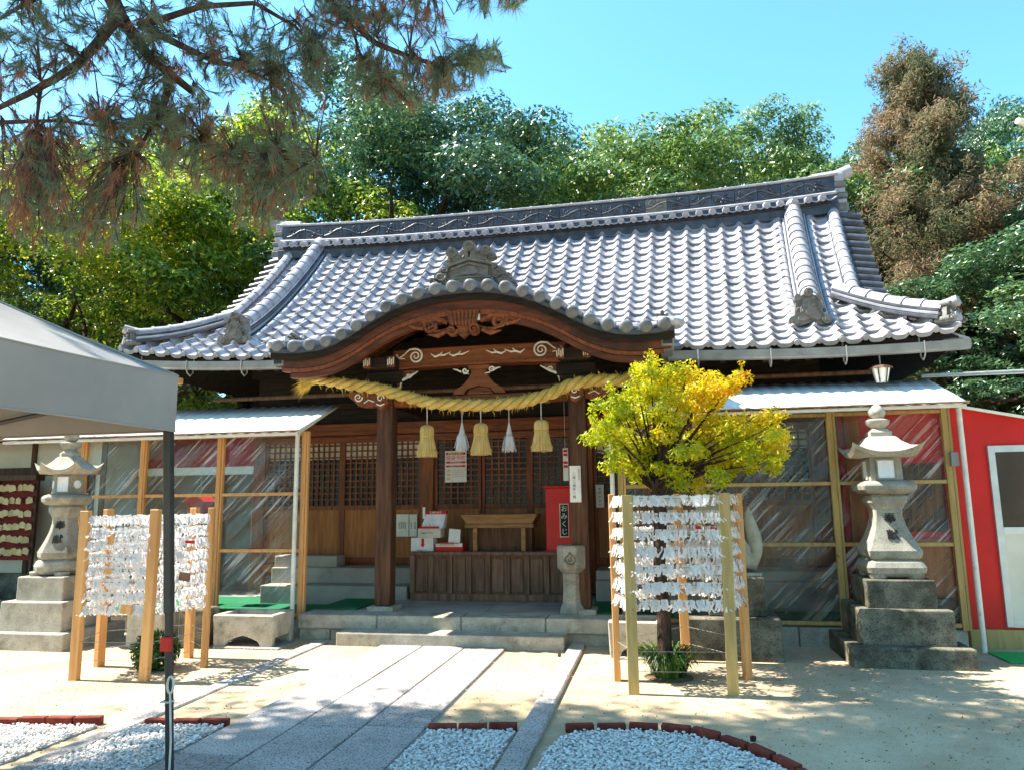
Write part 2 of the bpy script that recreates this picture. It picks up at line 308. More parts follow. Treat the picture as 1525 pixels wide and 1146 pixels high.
def text(s,name,m,parent,loc,size,rotx=90,rz=0,vertical=False,depth=.001,sx=1):
    c=bpy.data.curves.new(name,'FONT'); c.body='\n'.join(s) if vertical else s; c.size=size; c.align_x='CENTER'; c.align_y='CENTER'; c.extrude=depth; c.space_line=.9
    o=bpy.data.objects.new(name,c); COL.objects.link(o); bpy.context.view_layer.update()
    me=bpy.data.meshes.new_from_object(o.evaluated_get(bpy.context.evaluated_depsgraph_get())); bpy.data.objects.remove(o)
    me.materials.clear(); me.materials.append(MATS[m])
    return inst(name,me,parent,Matrix.Translation(Vector([float(q) for q in loc]))@Matrix.Rotation(R(rz),4,'Z')@Matrix.Rotation(R(rotx),4,'X')@Matrix.Diagonal((sx,1,1,1)))
# ================================================================== ground, path, kerbs, gravel
npobj('ground',[(-400,-60,0),(400,-60,0),(400,700,0),(-400,700,0)],[(0,1,2,3)],'sand',kind='structure')
path=B('stone_path','gravel_bed',None,-3.13,-1.68,1.0,8.16,-.05,.006,0,kind='structure')
for ci,(x0,x1) in enumerate(((-3.125,-2.64),(-2.628,-2.152),(-2.14,-1.69))):
    y=8.14; k=0
    while y>1.2:
        L=random.uniform(.95,1.35) if not (k==0) else (.5,.9,.66)[ci]
        y0=max(1.05,y-L)
        dz=random.uniform(-.003,.004)
        B('paving_slab','granite_path',path,x0+random.uniform(0,.004),x1-random.uniform(0,.004),y0+.006,y-.006,-.03,.024+dz,.006)
        y=y0; k+=1
for nm,(x0,x1,ya,yb) in (('kerb_left',(-3.98,-3.83,1.0,8.3)),('kerb_right',(-1.02,-.86,1.0,8.42))):
    kb=B(nm,'gravel_bed',None,x0+.01,x1-.01,ya,yb,-.05,.008,0,kind='structure')
    y=yb
    while y>ya+.2:
        L=random.uniform(1.1,1.7); y0=max(ya,y-L); j=random.uniform(-.006,.006)
        B('kerb_stone','granite_path',kb,x0+j,x1+j,y0+.005,y-.005,-.04,(.045 if nm=='kerb_right' else .016)+random.uniform(-.004,.004),.01); y=y0
_ico=[(0,0,1)]+[(math.cos(t)*.894,math.sin(t)*.894,.447) for t in [2*math.pi*i/5 for i in range(5)]]+[(math.cos(t)*.894,math.sin(t)*.894,-.447) for t in [2*math.pi*(i+.5)/5 for i in range(5)]]+[(0,0,-1)]
_if=[(0,1+i,1+(i+1)%5) for i in range(5)]+[(1+i,6+i,1+(i+1)%5) for i in range(5)]+[(6+i,6+(i+1)%5,1+(i+1)%5) for i in range(5)]+[(11,6+(i+1)%5,6+i) for i in range(5)]
def pebbles(parent,poly,n,size=.0108,top=.03):
    n=int(n*2.3)
    P=np.array(poly); lo,hi=P.min(0),P.max(0); pts=[]
    while len(pts)<n:
        q=rng.uniform(lo,hi); ins=False; j=len(P)-1
        for i in range(len(P)):
            if (P[i,1]>q[1])!=(P[j,1]>q[1]) and q[0]<(P[j,0]-P[i,0])*(q[1]-P[i,1])/(P[j,1]-P[i,1])+P[i,0]: ins=not ins
            j=i
        if ins: pts.append(q)
    pts=np.array(pts); I=np.array(_ico); F=np.array(_if); n=len(pts)
    sc=size*rng.uniform(.55,1.35,(n,1,1))*np.stack([rng.uniform(.8,1.4,n),rng.uniform(.7,1.1,n),rng.uniform(.5,.8,n)],1)[:,None,:]
    a=rng.uniform(0,6.28,n); V=I[None]*sc*(1+rng.uniform(-.14,.14,(n,12,1)))
    X=V[:,:,0]*np.cos(a)[:,None]-V[:,:,1]*np.sin(a)[:,None]; Yv=V[:,:,0]*np.sin(a)[:,None]+V[:,:,1]*np.cos(a)[:,None]
    V=np.stack([X,Yv,V[:,:,2]],2); V[:,:,0]+=pts[:,0:1]; V[:,:,1]+=pts[:,1:2]; V[:,:,2]+=rng.uniform(.006,top,(n,1))
    f=(F[None]+12*np.arange(n)[:,None,None]).reshape(-1,3)
    npobj('pebbles',V.reshape(-1,3),f,'gravel',parent,3,kind='stuff')
def flat(poly,name,m,z0,z1,**k):
    n=len(poly); b=MB(); b.add([(x,y,z0) for x,y in poly]+[(x,y,z1) for x,y in poly],[tuple(range(n,2*n))]+[(i,(i+1)%n,(i+1)%n+n,i+n) for i in range(n)]); return b.build(name,m,None,**k)
beds=[([(-1.66,3.3),(-1.05,3.3),(-1.05,5.33),(-1.66,5.22)],2700),
      ([(-3.8,3.3),(-3.16,3.3),(-3.16,5.12),(-3.8,5.04)],2500),
      ([(-.82,3.3),(.35,3.3),(.75,3.4),(.84,3.9),(.76,4.6),(.62,4.92),(.37,5.22),(.1,5.42),(-.26,5.45),(-.64,5.36),(-.78,5.0)],6400),
      ([(-7.2,3.6),(-4.3,3.2),(-4.12,4.2),(-4.1,4.98),(-4.9,4.88),(-7.2,4.6)],8000)]
for poly,n in beds:
    g=flat(poly,'gravel_bed','gravel_bed',-.02,.012,kind='structure'); pebbles(g,poly,n)
bm_=MB().box(-.099,.099,-.03,.03,-.05,.05)
bme,_=bm_.mesh('brick','brick_red')
def edging(pts,label,lie=True):
    P=np.array(pts,float); seg=np.linalg.norm(np.diff(P,axis=0),axis=1); tot=seg.sum(); n=max(1,round(tot/.216)); s=np.concatenate([[0],np.cumsum(seg)])
    t=thing('brick_edging',(P[:,0].mean(),P[:,1].mean(),0),label,'brick edging')
    for i in range(n):
        u=(i+.5)*tot/n; x=np.interp(u,s,P[:,0]); y=np.interp(u,s,P[:,1]); x2=np.interp(u+.05,s,P[:,0]); y2=np.interp(u+.05,s,P[:,1]); x1=np.interp(u-.05,s,P[:,0]); y1=np.interp(u-.05,s,P[:,1])
        a=math.atan2(y2-y1,x2-x1)+random.uniform(-.05,.05)
        o=inst('brick',bme,t,Matrix.Translation((x,y,.006+random.uniform(-.008,.006)))@Matrix.Rotation(a,4,'Z')@Matrix.Rotation(random.uniform(-.05,.05),4,'X'))
        bv=o.modifiers.new('bevel','BEVEL'); bv.width=.004; bv.segments=1
edging([(-1.67,5.26),(-1.04,5.38)],'straight row of red edging bricks across the gravel between path and kerb')
edging([(-3.78,5.08),(-3.15,5.17)],'short straight row of red edging bricks behind the tent pole')
edging([(-6.6,4.72),(-4.9,4.93),(-4.12,5.06)],'long straight row of red edging bricks at white gravel beside the tent')
edging([(-.72,5.4),(-.5,5.45),(-.26,5.5),(.0,5.5),(.15,5.46),(.4,5.27),(.55,5.1),(.68,4.9),(.82,4.6),(.9,4.2),(.9,3.7)],'curved row of red edging bricks around rounded gravel bed')
for (px,py,r,lb) in ((833,977,.022,'small dark stone lying on the sunlit strip near the steps'),(1122,1103,.022,'small dark pine cone lying on the shaded sand')):
    p=gnd(px,py); b=MB().sphere((p[0],p[1],r*.8),r,8,6,(1,.9,.85)); b.v=[(x+random.uniform(-.004,.004),y,z+random.uniform(-.004,.004)) for x,y,z in b.v]
    b.build('small_stone' if px<900 else 'pine_cone','bark_dark',None,smooth=True,label=lb,cat='stone' if px<900 else 'pine cone')
# ------------------------------------------------------------------ stone platform of the hall
PZ=.29
pf=B('stone_platform','concrete',None,-4.3,-.55,8.62,10.8,-.05,PZ-.02,0,kind='structure')
xs=[-4.3,-3.3,-2.28,-1.3,-.55]
for a,b_ in zip(xs,xs[1:]): 
    B('edge_stone','granite',pf,a+.004,b_-.004,8.42,8.80,.13,PZ,.012); 
xs=[-4.3,-3.9,-3.35,-2.6,-1.9,-1.1,-.55]
for a,b_ in zip(xs,xs[1:]): B('footing_stone','granite',pf,a+.004,b_-.004,8.47,8.7,-.05,.126,.012)
xs=[-4.3,-3.2,-2.1,-1.2,-.55]; ys=[8.8,9.3,9.9,10.7]
for a,b_ in zip(xs,xs[1:]):
    for c,d in zip(ys,ys[1:]): B('floor_slab','concrete',pf,a+.003,b_-.003,c+.003,d-.003,.2,PZ-.002,.004)
st=B('step_stone','granite',None,-3.67,-1.06,8.12,8.46,-.05,.145,.014,kind='structure',seg=2)
for nm,x0,x1,yf in (('wing_platform_left',-8.4,-4.32,8.62),('wing_platform_right',-.53,3.1,8.70)):
    wp=B(nm,'concrete',None,x0,x1,yf+.1,11.2,-.05,.2,.0,kind='structure')
    x=x0; 
    while x<x1-.1:
        e=min(x1,x+random.uniform(.8,1.3)); B('edge_stone','granite',wp,x+.004,e-.004,yf,yf+.3,-.05,.205,.012); x=e
    MB().box(x0+.05,x1-.05,yf+.34,10.5,.204,.212).build('green_mat','green_mat',None,label='green carpet mat laid on the '+('platform of the wing by the offering box papers' if x0<-5 else 'platform of the wing behind the yellow tree'),cat='mat')
MB().box(-4.27,-3.72,8.84,9.78,PZ+.002,PZ+.012).build('green_mat','green_mat',None,label='small green mat on the stone floor beside dark porch pillar',cat='mat')
MB().box(-.86,-.57,8.8,10.4,PZ+.002,PZ+.012).build('green_mat','green_mat',None,label='narrow green mat on the stone floor behind the carved stone post',cat='mat')
MB().box(3.22,4.6,8.1,8.62,.004,.016).build('green_mat','green_bright',None,label='bright green doormat on the sand before the red hut',cat='mat')
# ================================================================== the shrine hall
XR,XP=-1.97,-2.17                 # roof centre, porch centre
EY,HW,RY=8.95,5.38,12.05          # eave line, half width, ridge line
hall=thing('shrine_hall',(XR,10.6,0),'old wooden shrine hall with curved grey tiled roof and wavy gabled porch','shrine')
def zp(t): return 3.50+.60*t+.088*t*t
def upt(a,t): return .16*max(0,(a-3.0)/2.4)**2*max(0,1-t/2.2)
def lev(x,t): q=(x-XR)/5.38; return (-.20*q if q>0 else -.11*q)*max(0,1-t/3.1)     # the old eaves have settled towards the right
def surf(x,y): a=abs(x-XR); t=y-EY; return zp(t)+upt(a,t)+lev(x,t)
def wx(x,y): return XR+(x-XR)*(1+(.034 if x>XR else .0)*max(0,min(y,2*RY-y)-EY))    # the gable leans outward on the right
KY=8.10                            # front line of the wavy porch gable
_d=np.array([0,.22,.45,.65,.9,1.15,1.35,1.55,1.75,2.0,2.2,2.45]); _z=np.array([4.09,4.085,4.055,4.005,3.915,3.785,3.66,3.565,3.50,3.475,3.482,3.51])
_dd=np.linspace(-2.6,2.6,521); _zz=np.interp(np.abs(_dd),_d,_z); _k=np.exp(-np.linspace(-2,2,25)**2); _k/=_k.sum(); _zz=np.convolve(np.pad(_zz,12,mode='edge'),_k,'valid')
def Wv(x): return float(np.interp(x-XP,_dd,_zz))
def shell(x,y): return Wv(x)-.075+.17*(y-KY)
def under(x,y,e=.03): return abs(x-XP)<2.4 and shell(x,y)>surf(x,y)+e
def sframe(x,y,rz=0):
    e=.02; p=Vector((wx(x,y),y,surf(x,y))); tx=Vector((2*e,0,surf(x+e,y)-surf(x-e,y))).normalized(); ty=Vector((0,2*e,surf(x,y+e)-surf(x,y-e))).normalized()
    n=tx.cross(ty).normalized(); ty=n.cross(tx); return frame(p,tx,ty,n)
# --- roof boards under the tiles (front, back, sides) as the roof part
rb=MB(); TM=RY-EY
def sheet(fn,us,vs,th=.07,cut=False):
    nu,nv=len(us),len(vs); vv=[];ff=[]
    for d in (0,-th):
        for u in us:
            for v in vs: x,y,z=fn(u,v); vv.append((x,y,z+d))
    k=nu*nv
    for i in range(nu-1):
        for j in range(nv-1):
            a=i*nv+j; b=a+nv
            if cut and under((vv[a][0]+vv[b+1][0])/2,(vv[a][1]+vv[b+1][1])/2,.06): continue
            ff.append((a,b,b+1,a+1)); ff.append((k+a+1,k+b+1,k+b,k+a))
    for i in range(nu-1):
        for j in (0,nv-1):
            a=i*nv+j; b=a+nv
            if cut and under((vv[a][0]+vv[b][0])/2,vv[a][1]+.03,.03): continue
            ff.append((a,k+a,k+b,b) if j==0 else (b,k+b,k+a,a))
    for j in range(nv-1):
        for i in (0,nu-1): a=i*nv+j; ff.append((a+1,k+a+1,k+a,a) if i==0 else (a,k+a,k+a+1,a+1))
    rb.add(vv,ff)
GX=4.45                            # gable line
def front(u,v):
    t=v*TM; h=HW-t if t<HW-GX else GX
    if t<.93: h=HW-t
    x=XR+u*h; return (wx(x,EY+t) if t>.93 else x,EY+t,surf(x,EY+t)-.035)
tv=[0,.03,.06,.1,.14,.18,.22,.26,.3,.32,.36,.4,.45,.5,.6,.75,.9,1.0]
us=np.linspace(-1,1,81)
sheet(front,us,tv,cut=True)
def back(u,v): x,y,z=front(u,v); return (x,2*RY-y,z)
sheet(back,us[::-1],tv)
for sgn in (1,-1):
    def side(u,v):
        t=v*.98; hy=(RY-EY)-t; y=RY+u*hy*-sgn; return (XR+sgn*(HW-t),y,zp(t)-.035+upt(HW,t)*abs(u)**6+lev(XR+sgn*(HW-t),t))
    sheet(side,np.linspace(-1,1,13),[0,.3,.6,1.0])
roof=rb.build('roof','wood_black',hall,smooth=20)
# --- pan tiles
TW,TE=.25,.222
def tilemesh(lip,name):
    n=11; b=MB(); us_=np.linspace(-.5,.56,n)
    def prof(u):
        u=(u+.5)%1.0; return .06*math.exp(-((u-.0)/.17)**2)+.06*math.exp(-((u-1.0)/.17)**2)-.012+.012*((u-.5)/.5)**2
    top=[(u*TW,prof(u)) for u in us_]; vs=[]
    for y,dz,th in ((0,.040,0),(.004,.040,lip),(TE+.06,.0,0)):
        vs+=[(x,y,z+dz-th) for x,z in top]
    fs=[]
    for i in range(n-1): fs+=[(i,i+1,2*n+i+1,2*n+i),(n+i,n+i+1,i+1,i)]
    fs+=[(n,0,2*n),(n-1,2*n-1,3*n-1)]
    b.add(vs,fs); return b
tb=tilemesh(.042,'t'); tme,_=tb.mesh('roof_tile','tile',smooth=50,center=False)
te=tilemesh(.055,'e')
for i in range(1): te.disc(-.5*TW,.045,.036,-.012,.05,10)
teme,_=te.mesh('eave_tile','tile',smooth=50,center=False)
ntile=int(2*HW/TW); cand=[]
for i in range(ntile):
    x=XR-HW+(i+.5)*2*HW/ntile; a=abs(x-XR); y=EY-.06; j=0
    while y<RY-.28:
        t=y-EY
        if ((a<GX+.02) or (t<HW-a-.12)) and not under(x,y+.1,.02): cand.append((x,y,j))
        z0=surf(x,y); sl=(surf(x,y+.05)-surf(x,y-.05))/.1; y+=TE/math.sqrt(1+sl*sl); j+=1
vis=list(cand)
vis.sort(key=lambda c:c[0]**2+c[1]**2); vis=[c for c in vis if c[2]>0][:300]; pick=set(vis)
tv_=np.array(tb.v); tf=tb.f; V=[];F=[]
nb=0
for c in cand:
    m=sframe(c[0],c[1])@Matrix.Diagonal((1+(.034 if c[0]>XR else 0)*max(0,c[1]-EY),1,1,1))@Matrix.Rotation(random.uniform(-.02,.02),4,'Z')@Matrix.Translation((random.uniform(-.004,.004),random.uniform(-.006,.006),random.uniform(-.002,.003)))
    if c in pick or c[2]==0: inst('roof_tile' if c[2] else 'eave_tile',tme if c[2] else teme,roof,m)
    else:
        M=np.array(m); q=tv_@M[:3,:3].T+M[:3,3]; V.append(q)
def tilemass(Vs,name):
    b=MB(); n=len(tv_)
    b.v=[tuple(p) for q in Vs for p in q]; b.f=[tuple(i+k*n for i in f) for k in range(len(Vs)) for f in tf]
    return b.build(name,'tile',roof,smooth=50,kind='stuff')
tilemass(V,'upper_tiles')
V=[]
for sgn in (1,-1):                 # side slopes
    for i in range(int(2*(RY-EY)/TW)):
        y=EY+(i+.5)*TW; 
        for j in range(5):
            t=-.06+j*.19
            if t<min(y-EY,2*RY-EY-y)-.1 and t<.9:
                sl=.6+.176*t; p=Vector((XR+sgn*(HW-t),y,zp(t)+lev(XR+sgn*(HW-t),t)))
                tx=Vector((0,sgn,0)); ty=Vector((-sgn,0,sl)).normalized(); V.append(tv_@np.array(frame(p,tx,ty,tx.cross(ty)))[:3,:3].T+np.array(p))
tilemass(V,'side_tiles')
bb=MB()                            # back slope as corrugated tile courses
for j in range(15):
    t0=TM*j/15; t1=TM*(j+1)/15+.05
    n=120; vs=[]
    for t,dz in ((t0,.05),(t1,.02)):
        for i in range(n+1):
            h=min(GX,HW-t) if t>.93 else HW-t; x=XR+(i/n*2-1)*h; vs.append((x,2*RY-EY-t,zp(t)+lev(x,t)+dz+.025*math.cos(2*math.pi*(x-XR)/TW)))
    bb.add(vs,[(i+1,i,n+1+i,n+2+i) for i in range(n)])
bb.build('back_tiles','tile',roof,smooth=50,kind='stuff')
# --- ridge builder: courses of flat tiles under a row of half round caps
def capmesh(r,L,name,mt='tile'):
    b=MB(); n=9; vs=[]
    for y,q in ((0,r*1.06),(.035,r*1.06),(.036,r*.97),(L+.03,r*.9)):
        for i in range(n): a=math.pi*i/(n-1)*1.1-.05*math.pi; vs.append((-q*math.cos(a),y,q*math.sin(a)))
    fs=[]
    for k in range(3):
        for i in range(n-1): fs.append((k*n+i+1,k*n+i,(k+1)*n+i,(k+1)*n+i+1))
    fs.append(tuple(range(n))); b.add(vs,fs)
    return b.mesh(name,mt,smooth=50,center=False)[0]
def resample(P,L):
    P=np.array(P,float); s=np.concatenate([[0],np.cumsum(np.linalg.norm(np.diff(P,axis=0),axis=1))]); n=max(1,int(round(s[-1]/L))); u=np.linspace(0,s[-1],n+1)
    return np.stack([np.interp(u,s,P[:,k]) for k in range(3)],1),s[-1]/n
def ridge(P,courses,r,L,parent,mt='tile',cm='tile_dark',capname='ridge_cap_tile',cmesh=None):
    # P runs from the low end to the high end; courses = [(half width, height)]
    Q,step=resample(P,L); h0=0
    D=np.gradient(Q,axis=0); D/=np.linalg.norm(D,axis=1)[:,None]; sd=np.cross(D,[0,0,1.]); sd/=np.linalg.norm(sd,axis=1)[:,None]
    for ci,(hw,h) in enumerate(courses):
        b=MB(); vs=[]
        for p,s_ in zip(Q,sd):
            for k,z in ((-1,h0),(1,h0),(1,h0+h-.006),(-1,h0+h-.006)): q=p+s_*hw*k; vs.append((q[0],q[1],q[2]+z))
        n=len(Q); fs=[(0,1,2,3),tuple((n-1)*4+i for i in (3,2,1,0))]
        for i in range(n-1):
            for k in range(4): fs.append((i*4+k,(i+1)*4+k,(i+1)*4+(k+1)%4,i*4+(k+1)%4))
        b.add(vs,fs).build('ridge_course',cm if ci%2==0 else mt,parent,bevel=.006); h0+=h
    me=cmesh or capmesh(r,step,'ridge_cap',mt)
    for i in range(len(Q)-1):
        d=Vector((Q[i+1]-Q[i]).tolist()).normalized(); s_=d.cross(Vector((0,0,1))).normalized(); u=s_.cross(d)
        inst(capname,me,parent,frame((Q[i][0],Q[i][1],Q[i][2]+h0-.01),s_,d,u))
    return h0
def onigawara(parent,c,w,h,ry=0,name='ridge_end_ornament',m='tile_old'):
    b=MB(); M=Matrix.Translation(Vector([float(q) for q in c]))@Matrix.Rotation(ry,4,'Z'); b.M=M
    o=[(-.5,0),(-.52,.16),(-.4,.3),(-.36,.62),(-.24,.84),(0,.95),(.24,.84),(.36,.62),(.4,.3),(.52,.16),(.5,0),(.3,-.05),(0,.04),(-.3,-.05)]
    b.prism([(x*w,z*h) for x,z in o],-.04,.10)
    b.prism([(x*w*.62,.12*h+z*h*.7) for x,z in o],-.075,-.03)
    for sx in (-1,1):
        b.disc(sx*.46*w,.1*h,.14*w,-.09,.08,12); b.disc(sx*.46*w,.1*h,.07*w,-.12,.0,10)
        b.spiral(sx*.3*w,.42*h,.11*w,1.3,-.085,.022*w,sx); b.disc(sx*.3*w,.8*h,.10*w,-.08,.06,10)
        b.disc(sx*.13*w,.55*h,.05*w,-.1,-.05,8)
    b.disc(0,.93*h,.13*w,-.10,.10,12); b.disc(0,.32*h,.12*w,-.11,-.05,10); b.spiral(0,.93*h,.1*w,1.2,-.105,.02*w)
    return b.build(name,m,parent,smooth=35)
DR=3.88
for sgn in (-1,1):
    x=XR+sgn*DR
    ys=np.linspace(EY+.42,RY-.12,16); P=[(wx(x,y),y,surf(x,y)+.03+.05*max(0,1-(y-EY)/.8)) for y in ys]
    h=ridge(P,[(.19,.06),(.17,.055),(.15,.05),(.13,.045)],.115,.235,roof)
    for q in (-1,1):               # cover tile rows flanking the ridge
        P2=[(wx(x,y)+q*.235,y,surf(x,y)+.045) for y in ys]; ridge(P2,[],.06,.24,roof,capname='flank_tile')
    onigawara(roof,(x,EY+.40,surf(x,EY+.42)+.02),.42,.42)
    # gable verge: outer row, and the lateral verge tiles
    xv0=XR+sgn*(GX-.02); P=[(wx(xv0,y),y,surf(xv0,y)+.06) for y in np.linspace(EY+1.0,RY-.15,12)]
    ridge(P,[(.1,.05)],.085,.24,roof,capname='verge_cap_tile')
    for k,y in enumerate(np.linspace(EY+1.05,RY-.2,13)):
        z=surf(xv0,y)-.02; xv=wx(xv0,y); MB().tube([(xv+sgn*.04,y,z+.03),(xv+sgn*.40,y,z-.03)],.065,9).build('verge_tile','tile_dark',roof,smooth=50)
    # barge board and gable wall
    gb=MB(); ys=np.linspace(EY+.85,2*RY-EY-.85,24); top=[(y,min(zp(y-EY),zp(2*RY-EY-y))-.10) for y in ys]
    vs=[];n=len(top)
    for dx_ in (.06,.13):
        vs+=[(wx(xv0,y)+sgn*dx_,y,z) for y,z in top]+[(wx(xv0,y)+sgn*dx_,y,z-.22) for y,z in top]
    fs=[]
    for i in range(n-1): fs+=[(i,i+1,n+i+1,n+i),(2*n+n+i,2*n+n+i+1,2*n+i+1,2*n+i),(i,2*n+i,2*n+i+1,i+1),(n+i+1,3*n+i+1,3*n+i,n+i)]
    gb.add(vs,fs).build('barge_board','wood',roof)
    gw=MB(); poly=[(y,z-.05) for y,z in top]; vs=[(xv0-sgn*.25,y,z) for y,z in poly]+[(xv0-sgn*.30,y,z) for y,z in poly]; n=len(poly)
    gw.add(vs,[tuple(range(n)),tuple(range(2*n-1,n-1,-1))]+[(i,i+1,n+i+1,n+i) for i in range(n-1)]).build('gable_wall','wood_black',hall)
    # hip ridges, front and back
    for fb in (0,1):
        P=[]
        for t in np.linspace(.1,1.02,10):
            xx=XR+sgn*(HW-t+.02); y=EY+t; P.append((xx,(2*RY-y) if fb else y,surf(xx,y)+.02+.10*max(0,(.5-t))**1.0))
        ridge(P,[(.17,.05),(.15,.045),(.13,.045)],.105,.23,roof)
        if not fb:
            p=P[0]; onigawara(roof,(p[0]+sgn*.03,p[1]-.03,p[2]-.03),.27,.26,ry=sgn*R(38))
            MB().tube([(p[0]-sgn*.06,p[1]+.1,p[2]+.17),(p[0]+sgn*.05,p[1]-.04,p[2]+.19),(p[0]+sgn*.12,p[1]-.10,p[2]+.22)],[.07,.068,.06],10).build('corner_cap_tile','tile',roof,smooth=50)
            MB().tube([(p[0]-sgn*.1,p[1]+.1,p[2]-.02),(p[0]+sgn*.1,p[1]-.12,p[2]+.03)],[.06,.065],10).build('corner_cap_tile','tile',roof,smooth=50)
# --- main ridge
RH=4.72; RLx,RRx=XR-4.64,XR+4.95; RZ=zp(TM)-.22
def rup(x): return .10*(abs(x-XR)/RH)**3
xs=np.linspace(RLx,RRx,60)
def course(hw,z0,h,m,name='ridge_course',ends=0,bev=.008):
    b=MB(); q=[x for x in np.linspace(RLx-ends,RRx+ends,40)]; vs=[]
    for x in q:
        for y,z in ((-hw,z0),(hw,z0),(hw,z0+h),(-hw,z0+h)): vs.append((x,RY+y,RZ+z+rup(x)))
    n=len(q); fs=[(0,3,2,1),tuple((n-1)*4+i for i in (0,1,2,3))]
    for i in range(n-1):
        for k in range(4): fs.append((i*4+k,i*4+(k+1)%4,(i+1)*4+(k+1)%4,(i+1)*4+k))
    return b.add(vs,fs).build(name,m,roof,bevel=bev)
course(.30,-.10,.16,'tile_dark'); course(.27,.066,.05,'tile_dark'); course(.24,.12,.10,'tile_dark'); course(.255,.226,.05,'tile',bev=.02)
fz=course(.17,.28,.27,'tile_dark','ridge_frieze'); course(.21,.555,.035,'tile',ends=.05)
sc=MB().tube([(0,-.015,0),(0,.12,.05)],.055,9).mesh('scallop_tile','tile',smooth=50,center=False)[0]
for i in range(int((RRx-RLx)/.21)):
    x=RLx+.1+i*.21
    inst('scallop_tile',sc,roof,Matrix.Translation((x,RY-.36,RZ+.135+rup(x))))
pw=MB()
for i in range(int((RRx-RLx)/.21)):     # pan tiles sagging between the scallops
    x=RLx+.1+i*.21
    vs=[]
    for y,dz in ((-.38,0),(-.38,-.022),(-.2,.06)):
        for k in range(7): u=k/6; vs.append((x+u*.21,RY+y,RZ+.15+dz-.05*math.sin(math.pi*u)+rup(x)))
    pw.add(vs,[(i2,i2+1,14+i2+1,14+i2) for i2 in range(6)]+[(7+i2,7+i2+1,i2+1,i2) for i2 in range(6)])
pw.build('scallop_course','tile',roof,smooth=50)
cm_=capmesh(.085,.36,'ridge_top','tile'); P,_s=resample([(x,RY,RZ+.585+rup(x)) for x in xs],.36)
for i in range(len(P)-1):
    d=Vector((P[i+1]-P[i]).tolist()).normalized(); s_=d.cross(Vector((0,0,1))).normalized(); inst('ridge_top_tile',cm_,roof,frame(P[i],s_,d,s_.cross(d)))
for i in range(26):                # relief panels of the frieze: curling clouds and berries
    x0=RLx+.12+i*(RRx-RLx-.24)/26; x1=x0+(RRx-RLx-.24)/26; y=RY-.178; zc=RZ+.41+rup((x0+x1)/2); xc_=(x0+x1)/2
    b=MB(); b.box(x0+.004,x1-.004,y-.012,y+.02,zc-.115,zc+.115); L_=x1-x0; up=1 if i%2 else -1
    b.tube([(x0+.01+(L_-.02)*u,y-.02,zc+.055*up*math.cos(math.pi*u)+random.uniform(-.006,.006)) for u in np.linspace(0,1,9)],.016,6)
    for (fx,fz,r_,dd) in ((.30,.045*-up,.055,up),(.66,.05*up,.048,-up)):
        b.spiral(x0+L_*fx,zc+fz*1.0,r_*random.uniform(.85,1.1),1.4,y-.02,.015,dd,a0=random.uniform(0,6),n=6,tail=[(x0+L_*(fx+.16),zc-fz*.4),(x0+L_*(fx+.12),zc+fz*.1)])
    for q in range(3): a_=random.uniform(0,6.28); cx_=x0+L_*random.uniform(.12,.88); cz_=zc+random.uniform(-.085,.085); b.tube([(cx_-.03*math.cos(a_),y-.016,cz_-.03*math.sin(a_)),(cx_,y-.024,cz_),(cx_+.04*math.cos(a_),y-.016,cz_+.03*math.sin(a_))],[.004,.014,.003],6)
    if i%4==1:
        for a_,c_ in ((-.03,-.02),(.03,-.02),(0,.03)): b.sphere((x0+L_*.5+a_,y-.02,zc-.05*up+c_),.026,8,5)
    b.build('frieze_panel','tile_dark' if i!=18 else 'tile_old',roof,smooth=40)
for sgn in (-1,1):                 # ridge ends
    x=RRx if sgn>0 else RLx
    for k,(dx,hw,z0,z1) in enumerate(((.14,.24,-.35,-.05),(.17,.22,-.05,.08),(.15,.20,.09,.17),(.17,.21,.18,.26),(.14,.19,.27,.36),(.16,.2,.37,.46),(.13,.17,.47,.62))):
        b=MB(); b.box(x-.02 if sgn>0 else x-dx,x+dx if sgn>0 else x+.02,RY-hw,RY+hw,RZ+z0+.1,RZ+z1+.1); b.build('ridge_end_block','tile_old' if k%2 else 'tile',roof,bevel=.02,seg=2)
    MB().tube([(x-sgn*.3,RY,RZ+.70),(x+sgn*.05,RY,RZ+.72),(x+sgn*.28,RY,RZ+.80)],[.09,.1,.105],12).build('ridge_end_cap','tile',roof,smooth=50)
# ------------------------------------------------------------------ rafters, gutters, upper wall, body
rm=MB().box(-.03,.03,0,1.62,-.06,0).mesh('rafter','wood_black',center=False)[0]
for i in range(44):
    x=XR-HW+.15+i*(2*HW-.3)/43; 
    if abs(x-XP)<2.2: continue
    sl=math.atan(.62); inst('rafter',rm,hall,Matrix.Translation((x,EY+.02,zp(.02)-.16+upt(abs(x-XR),0)+lev(x,0)))@Matrix.Rotation(sl*.9,4,'X'))
HL,HR,HY=XR-4.22,XR+4.22,10.6
MB().box(HL,HR,HY,HY+.08,2.62,4.4).build('upper_wall','wood_black',hall)
for sx in (HL,HR-.08): MB().box(sx,sx+.08,HY+.085,13.6,.6,4.3).build('side_wall','wood_black',hall)
MB().box(HL,HR,13.61,13.69,.3,4.3).build('back_wall','wood_black',hall)
MB().box(HL+.1,HR-.1,HY+.1,13.6,.5,.62).build('floor','wood_h',hall)
for (z0,z1,y0) in ((2.62,2.8,HY-.06),(3.02,3.12,HY-.10),(3.55,3.75,HY-.14)): B('head_beam','wood_black' if z0>2.9 else 'wood_h',hall,HL-.05,HR+.05,y0,HY-.002,z0,z1)
MB().tube([(HL-.3,9.85,3.14),(HR+.5,9.85,3.14)],.03,8).build('pipe','wood_grey',hall,smooth=True)
